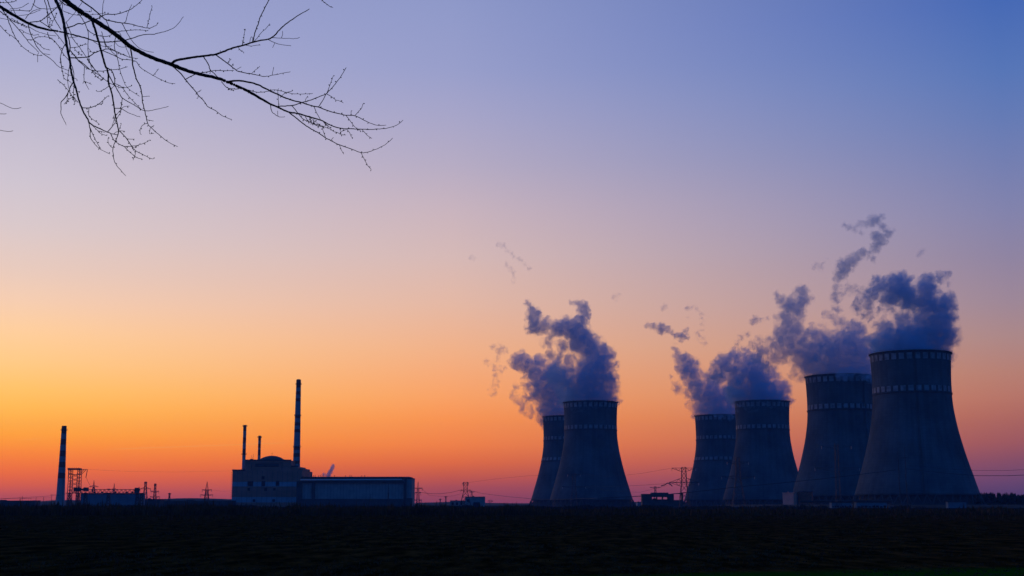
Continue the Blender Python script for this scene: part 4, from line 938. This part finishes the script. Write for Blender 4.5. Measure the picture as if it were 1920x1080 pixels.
roots = [(limb('branch', MAIN, 6.4, (0.9,)), 10), (limb('branch', HANG, 6.1, (-0.5,)), 6.2), (limb('branch', MID, 6.6, (0.3,)), 0), (limb('branch', SIDE, 5.9, (0.6,)), 6.6), (limb('branch', EDGE, 5.6, (0.2,)), 1.3), (limb('branch', TOPR, 6.7, (0.4,)), 1.6)]
# trunk and the boughs outside the picture that carry the branches
bm = NB(); tp = [Vector((0,0,-0.1)), Vector((0.05,0.02,0.8)), Vector((0.0,0.06,2.6)), Vector((0.12,0.1,4.6)), Vector((0.2,0.2,6.3)), Vector((0.1,0.35,8.0)), Vector((0.15,0.3,9.8))]
tube(bm, tp, [0.24,0.17,0.15,0.135,0.115,0.085,0.04], 14); link('trunk', bm, M['bark'], tree, smooth=True)
for (p, wpx), z in zip(roots, (7.1, 6.8, None, 6.5, 5.5, 7.4)):
    if z is None: continue
    q = p - TB; r1 = max(0.003, wpx/2*p.y/FPX); s = Vector((0.12, 0.18, z)); mid = s.lerp(q, 0.5)+Vector((0,0,0.25 if z < 7.2 else 0.5))
    pts = [s, s.lerp(mid, 0.5)+Vector((0,0,0.1)), mid, mid.lerp(q, 0.5)+Vector((0,0,0.06)), q]
    bm = NB(); tube(bm, pts, [r1+0.035, r1+0.022, r1+0.012, r1+0.004, r1], 10); link('bough', bm, M['bark'], tree, smooth=True)

# ------------------------------------------------------------------ steam
def steam_mat(name, blobs, dens, scale, warp, color=(0.64,0.86,1.0), aniso=0.0, step=0.13, veil=0.14, rough=0.70, thr=0.66, soft=0.95):
    m = bpy.data.materials.new(name); m.use_nodes = True; nt = m.node_tree; N = nt.nodes; L = nt.links; N.clear()
    def nn(t, **k):
        x = N.new(t)
        for a, b in k.items(): setattr(x, a, b)
        return x
    tc = nn('ShaderNodeTexCoord')
    def noise(vec, sc, det, ro=0.6):
        x = nn('ShaderNodeTexNoise'); x.inputs['Scale'].default_value = sc; x.inputs['Detail'].default_value = det; x.inputs['Roughness'].default_value = ro; L.new(vec, x.inputs['Vector']); return x
    st = nn('ShaderNodeMapping'); st.inputs['Scale'].default_value = (1.0, 0.45, 1.0); L.new(tc.outputs['Object'], st.inputs[0]); O = st.outputs[0]
    n1 = noise(O, scale*0.55, 1.0); n2 = noise(O, scale*2.0, 2.0); n3 = noise(O, scale*4.6, 2.0)
    v = tc.outputs['Object']
    for nz, amp in ((n1, warp*0.75), (n2, warp*0.6), (n3, warp*0.46)):
        s = nn('ShaderNodeVectorMath', operation='SUBTRACT'); L.new(nz.outputs['Color'], s.inputs[0]); s.inputs[1].default_value = (0.5,0.5,0.5)
        a = nn('ShaderNodeVectorMath', operation='MULTIPLY_ADD'); L.new(s.outputs[0], a.inputs[0]); a.inputs[1].default_value = (amp*2,)*3; L.new(v, a.inputs[2]); v = a.outputs[0]
    cur = None
    for (c, r, w) in blobs:
        d = nn('ShaderNodeVectorMath', operation='DISTANCE'); L.new(v, d.inputs[0]); d.inputs[1].default_value = c
        d2 = nn('ShaderNodeMath', operation='MULTIPLY'); L.new(d.outputs['Value'], d2.inputs[0]); L.new(d.outputs['Value'], d2.inputs[1])
        f = nn('ShaderNodeMath', operation='MULTIPLY_ADD'); L.new(d2.outputs[0], f.inputs[0]); f.inputs[1].default_value = -w/(r*r); f.inputs[2].default_value = w
        if cur is None: cur = f.outputs[0]
        else:
            x = nn('ShaderNodeMath', operation='SMOOTH_MAX'); L.new(cur, x.inputs[0]); L.new(f.outputs[0], x.inputs[1]); x.inputs[2].default_value = 0.12; cur = x.outputs[0]
    s2 = nn('ShaderNodeMapping'); s2.inputs['Scale'].default_value = (1.0, 0.45, 1.0); L.new(v, s2.inputs[0])
    nf = noise(s2.outputs[0], scale*2.5, 6.0, rough)
    cm = nn('ShaderNodeMath', operation='MULTIPLY'); L.new(cur, cm.inputs[0]); cm.inputs[1].default_value = 1.7
    q = nn('ShaderNodeMath', operation='MULTIPLY_ADD'); L.new(nf.outputs['Fac'], q.inputs[0]); q.inputs[1].default_value = 3.7; q.inputs[2].default_value = -1.85
    s = nn('ShaderNodeMath', operation='ADD'); L.new(cm.outputs[0], s.inputs[0]); L.new(q.outputs[0], s.inputs[1])
    mr = nn('ShaderNodeMapRange'); mr.interpolation_type = 'SMOOTHSTEP'; L.new(s.outputs[0], mr.inputs['Value']); mr.inputs['From Min'].default_value = thr; mr.inputs['From Max'].default_value = thr+soft
    mr.inputs['To Min'].default_value = 0; mr.inputs['To Max'].default_value = dens*1.6
    ve = nn('ShaderNodeMapRange'); ve.interpolation_type = 'SMOOTHSTEP'; L.new(cur, ve.inputs['Value']); ve.inputs['From Min'].default_value = 0.42; ve.inputs['From Max'].default_value = 0.95; ve.inputs['To Max'].default_value = dens*1.6*veil
    sm = nn('ShaderNodeMath', operation='ADD'); L.new(mr.outputs['Result'], sm.inputs[0]); L.new(ve.outputs['Result'], sm.inputs[1]); mr = sm
    vol = nn('ShaderNodeVolumePrincipled'); vol.inputs['Color'].default_value = color+(1,); vol.inputs['Anisotropy'].default_value = aniso; L.new(mr.outputs[0], vol.inputs['Density'])
    out = nn('ShaderNodeOutputMaterial'); L.new(vol.outputs[0], out.inputs['Volume'])
    rgb = nn('ShaderNodeRGB'); rgb.outputs[0].default_value = (1,1,1,1); tr = nn('ShaderNodeBsdfTransparent'); L.new(rgb.outputs[0], tr.inputs['Color']); L.new(tr.outputs[0], out.inputs['Surface'])
    m.cycles.volume_step_rate = step
    return m
def plume(name, label, cat, D, pts, dens=0.06, warp=None, seed=1, group=None, scale=None, depth=0.4, hull=1.0, **kw):
    rnd = random.Random(seed); k = D/FPX; c0 = P(pts[0][0], pts[0][1], D); blobs = []
    if name == 'steam_wisp':                # join neighbouring puffs into torn streaks
        q = []
        for a, b in zip(pts, pts[1:]+[None]):
            q.append(a)
            if b and math.dist(a[:2], b[:2]) < 3.4*(a[2]+b[2]):
                wa, wb = (a[3] if len(a) > 3 else 1), (b[3] if len(b) > 3 else 1)
                q.append(((a[0]+b[0])/2+rnd.uniform(-1, 1), (a[1]+b[1])/2+rnd.uniform(-1, 1), (a[2]+b[2])/2*0.85, (wa+wb)/2*0.95))
        pts = q; scale = scale or 0.085/k*0.63; warp = warp or 7*k
    for p in pts:
        x, y, r = p[:3]; w = p[3] if len(p) > 3 else 1.0
        R_ = (r*1.95+min(3.8, r*0.5))*k; w = 1-(1-w)*0.75; dy = rnd.uniform(-1, 1)*depth*r*k
        if len(p) > 4: dy = p[4]
        c = P(x, y, D+dy) - c0; blobs.append((tuple(c), R_, w))
    warp = warp or 6*k*2; scale = scale or 0.055/k*0.63
    bm = NB()
    for c, r, w in blobs:
        bmesh.ops.create_icosphere(bm, subdivisions=2, radius=r*hull*(0.56+0.33*w), matrix=__import__('mathutils').Matrix.Translation(c))
    me = bpy.data.meshes.new('hull'); bm.to_mesh(me); bm.free(); tmp = bpy.data.objects.new('hull', me); COL.objects.link(tmp)
    md = tmp.modifiers.new('r', 'REMESH'); md.mode = 'VOXEL'; md.voxel_size = max(1.2*k, min(b[1] for b in blobs)*0.25)
    dg = bpy.context.evaluated_depsgraph_get(); ev = tmp.evaluated_get(dg); me2 = bpy.data.meshes.new_from_object(ev)
    bpy.data.objects.remove(tmp); bpy.data.meshes.remove(me)
    me2.materials.clear(); me2.materials.append(steam_mat(name+'_vapour', blobs, dens, scale, warp, **kw))
    o = bpy.data.objects.new(name, me2); COL.objects.link(o); o.location = c0
    return tag(o, label, cat, group)
G = 'steam plumes over the cooling towers'
d6, d5, d4, d3, d2, d1 = (TW[k][1] for k in ('T6','T5','T4','T3','T2','T1'))
plume('steam_plume', 'blue steam plume rising and curling from the front tower of the separate pair', 'steam', d2,
 [(1107,748,30),(1078,746,20),(1134,746,20),(1090,735,26),(1122,732,26),(1072,722,20),(1105,712,28),(1132,708,18),(1140,728,14),(1122,690,24),(1098,690,18,.8),(1128,668,17),(1108,656,20),(1094,640,20),(1082,626,18),(1062,616,15),(1045,614,13,.95),(1026,610,12,.95),(1006,610,14),(1002,595,12),(996,582,9,.9),(990,571,6,.85),
  (1080,612,11),(1089,600,10),(1096,590,9),(1096,579,8),(1086,571,7,.9),(1074,568,5,.85),(1110,638,8,.8),(1118,646,7,.8),(1134,672,7,.8),(1050,668,11,.6),(1070,676,12,.75),(1048,690,14,.7),(1030,662,8,.6),(1150,738,7,.6),(1055,650,11,.78),(1065,694,14,.85),(1042,706,14,.85),(1026,642,9,.68),(1035,625,8,.75)], dens=0.055, seed=3, group=G)
plume('steam_plume', 'ragged steam drifting away from the half hidden three banded tower of the separate pair', 'steam', d1,
 [(1040,775,22),(1025,768,14),(1058,768,20),(1035,755,20),(1010,742,16,.9),(1052,745,22),(1015,722,20,.85),(1040,722,22,.9),(1005,700,18,.8),(1030,698,22,.8),(995,686,11),(982,680,11),(970,677,9),(957,680,5,.8),(978,664,6,.8),(1012,682,12,.7),(990,750,9,.7),(985,738,6,.6),(968,726,6,.6),(961,740,6,.6),(968,752,6,.6),(983,766,8,.6),(997,774,8,.6),(985,722,8,.65),(1055,700,14,.7)], dens=0.05, seed=5, group=G)
plume('steam_wisp', 'thin broken wisps hanging in the orange sky beside the separate pair plume', 'steam', d1,
 [(940,655,7,.62),(925,652,5,.55),(950,660,4,.55),(912,676,5,.5),(930,690,6,.55),(945,690,5,.5),(932,705,6,.5),(928,722,6,.55),(925,738,5,.6),(935,672,5,.5),(920,730,4,.5)], dens=0.035, seed=6, hull=1.15)
plume('steam_plume', 'broad steam plume leaning off the front tower of the middle pair', 'steam', d4,
 [(1428,747,32),(1400,746,20),(1456,746,20),(1390,730,22),(1425,725,24),(1462,732,16),(1475,735,9,.8),(1385,708,20,.85),(1410,702,22),(1440,712,14,.8),(1375,690,16,.9),(1360,683,15),(1343,685,9,.7),(1352,672,7,.8),(1375,668,10),(1385,665,8,.8),(1398,680,14,.9),(1428,695,12,.65),(1402,664,10,.85),(1414,674,12,.8),(1448,702,12,.75),(1345,700,14,.75)], dens=0.06, seed=7, group=G)
plume('steam_plume', 'tattered steam plume streaming from the three banded tower of the middle pair', 'steam', d3,
 [(1345,775,26),(1350,778,7,.75,-41),(1366,777,7,.7,-40),(1318,768,15),(1370,768,20),(1340,755,22),(1315,745,17),(1365,748,20),(1308,725,17,.9),(1335,728,20,.8),(1298,706,15,.9),(1290,690,14),(1283,678,11),(1300,685,10,.8),(1270,668,7,.8),(1264,655,5,.7),(1266,644,3.5,.7),(1272,728,8,.7),(1264,718,5,.6),(1288,738,8,.7),(1295,757,7,.65),(1260,706,4,.5),(1352,705,14,.6),(1320,700,10,.6)], dens=0.05, seed=9, group=G)
plume('steam_wisp', 'dark detached puff of vapour floating above the middle tower plume', 'steam', d3,
 [(1214,609,4,.75),(1226,612,5,.8),(1241,616,7,.9),(1252,619,5,.8),(1268,628,5,.9),(1280,631,6,.9),(1288,633,4,.8),(1285,620,5,.65)], dens=0.06, seed=10, hull=1.1)
plume('steam_wisp', 'scattered faint specks of vapour high above the middle towers', 'steam', d3,
 [(1246,575,5,.6),(1290,578,5,.6),(1300,573,4,.6),(1316,587,4,.6),(1318,608,4,.55),(1310,628,6,.5),(1320,640,6,.5),(1290,595,3,.5)], dens=0.035, seed=12, hull=1.1)
plume('steam_wisp', 'little puff of vapour between the middle and the large plumes', 'steam', d3,
 [(1415,600,6,.75),(1424,600,4,.6),(1440,597,4,.55),(1404,626,5,.5),(1392,632,6,.55),(1382,646,6,.5)], dens=0.05, seed=13, hull=1.1)
plume('steam_plume', 'huge steam bank spilling sideways from the tower behind the largest one', 'steam', d5,
 [(1573,702,34),(1582,704,10,.75,-42),(1596,702,8,.7,-42),(1620,706,9,.75,-40),(1540,700,20),(1610,700,26),(1555,688,26),(1595,684,30),(1625,684,22),(1530,685,22),(1515,672,22),(1498,662,18,.9),(1560,662,26),(1600,652,26),(1625,662,22),(1530,655,22,.9),(1490,700,7,.8),(1500,708,6,.8),(1480,705,5,.7),(1484,645,18,.9),(1470,628,15),(1484,615,16),(1476,600,14),(1590,625,15),(1606,618,13),(1572,632,14,.9),(1495,588,12,.8),(1486,575,16),(1500,562,12),(1503,548,10),(1468,562,9,.85),(1458,556,8,.7),(1520,560,6,.6),(1550,590,6,.7),(1562,598,7,.8),(1448,650,12,.75),(1432,660,14,.75),(1440,682,14,.65),(1460,670,14,.7),(1415,650,9,.65),(1425,640,8,.6),(1460,600,9,.6),(1545,622,12,.6),(1505,640,17,.95),(1522,626,13,.85),(1455,640,14,.8),(1540,640,18,.95),(1575,652,20),(1468,655,14,.85),(1570,578,8,.68),(1566,560,8,.66),(1580,605,9,.7),(1420,672,11,.72)], dens=0.05, seed=15, group=G)
plume('steam_plume', 'heaviest dark steam cloud billowing from the largest tower', 'steam', d6,
 [(1706,660,38),(1670,658,24),(1745,658,30),(1660,646,20),(1690,642,26),(1725,636,30),(1755,632,28),(1775,632,18),(1785,625,9,.8),(1755,606,24),(1775,600,13),(1735,602,18,.85),(1762,578,20),(1742,572,20),(1722,566,18),(1702,556,20),(1684,545,18),(1694,526,12),(1675,530,12),(1656,536,12),(1640,527,9,.8),(1740,545,16),(1738,530,12),(1762,520,8,.8),(1776,516,6,.8),(1782,530,5,.7),(1774,560,11),(1780,575,7,.8),(1660,560,12,.65),(1650,580,8,.6),(1655,600,7,.7),(1645,612,9,.75),(1640,640,12,.8),(1700,592,10,.65),(1672,578,9,.6),(1683,610,9,.6),(1690,600,15,.8),(1665,622,16,.85),(1668,560,14,.78),(1640,548,12,.8),(1625,560,12,.72),(1610,575,11,.68),(1628,590,10,.66),(1720,596,14,.8)], dens=0.085, seed=17, group=G)
plume('steam_wisp', 'twisting ribbon of steam rising highest above the large towers', 'steam', d5,
 [(1578,512,9),(1572,520,7,.8),(1584,500,11),(1594,492,9),(1604,482,7),(1616,474,6),(1629,477,6,.8),(1638,486,5,.8),(1570,535,6,.7),(1568,550,7,.72),(1566,562,6,.6),(1590,540,10,.55),(1610,545,10,.5),(1640,466,7,.85),(1646,456,8),(1644,444,8),(1655,450,7,.9),(1663,436,7,.85),(1671,433,5,.8),(1640,414,8),(1652,406,5,.8),(1628,420,6,.8),(1614,420,5,.7),(1604,430,5,.7),(1592,426,5,.75),(1582,420,4,.7),(1615,436,4,.7)], dens=0.05, seed=19, hull=1.08)
plume('steam_wisp', 'two faint slanting streaks of vapour high over the open middle sky', 'steam', d2,
 [(935,457,4,.58),(944,461,4,.58),(952,469,4,.6),(965,481,3.5,.65),(975,489,4,.62),(991,503,4,.65),(949,494,4,.62),(956,503,4,.6),(962,511,4,.6),(964,528,4,.5),(1003,520,3,.5)], dens=0.035, seed=23, hull=1.1)
plume('steam_wisp', 'lone faint vapour speck beside the two slanting streaks', 'steam', d2, [(884,481,4,.56),(890,485,3,.55)], dens=0.03, seed=24, hull=1.15)
plume('steam_wisp', 'lone faint vapour speck between the separate and middle plumes', 'steam', d2, [(1152,555,4,.6),(1160,551,3,.55),(1156,563,3,.55)], dens=0.035, seed=25, hull=1.15)
plume('steam_wisp', 'faint vapour speck above the largest tower cloud', 'steam', d6, [(1727,473,5,.65),(1733,468,3,.55),(1722,479,3,.5)], dens=0.05, seed=26, hull=1.15)
plume('steam_wisp', 'pale vapour smudge beside the twisting ribbon', 'steam', d5, [(1530,497,6,.56),(1540,501,6,.52),(1548,485,4,.5)], dens=0.035, seed=27, hull=1.15)
plume('steam_jet', 'small bright vent steam jet rising off the long hall roof', 'steam', 1600,
 [(616,892,2.6),(617,889,2.6),(619,885,2.6),(621,881,2.6,.95),(623,877,2.6,.9),(625,873,2.2,.8),(607,890,2.6,.6),(611,891,2.2,.6)], dens=0.35, seed=29, warp=0.9, scale=0.35, color=(0.97,0.98,1.0), hull=1.1)

# ------------------------------------------------------------------ evening haze
hm = bpy.data.materials.new('evening_haze'); hm.use_nodes = True; hn = hm.node_tree; hn.nodes.clear()
pv = hn.nodes.new('ShaderNodeVolumePrincipled'); pv.inputs['Color'].default_value = (0.22,0.48,1.0,1); pv.inputs['Density'].default_value = 0.00006; pv.inputs['Anisotropy'].default_value = 0.0
ho = hn.nodes.new('ShaderNodeOutputMaterial'); hn.links.new(pv.outputs[0], ho.inputs['Volume'])
bm = NB(); box(bm, -5600, 5600, -1600, 5500, -1.5, 330)
tag(link('haze', bm, hm), kind='stuff')
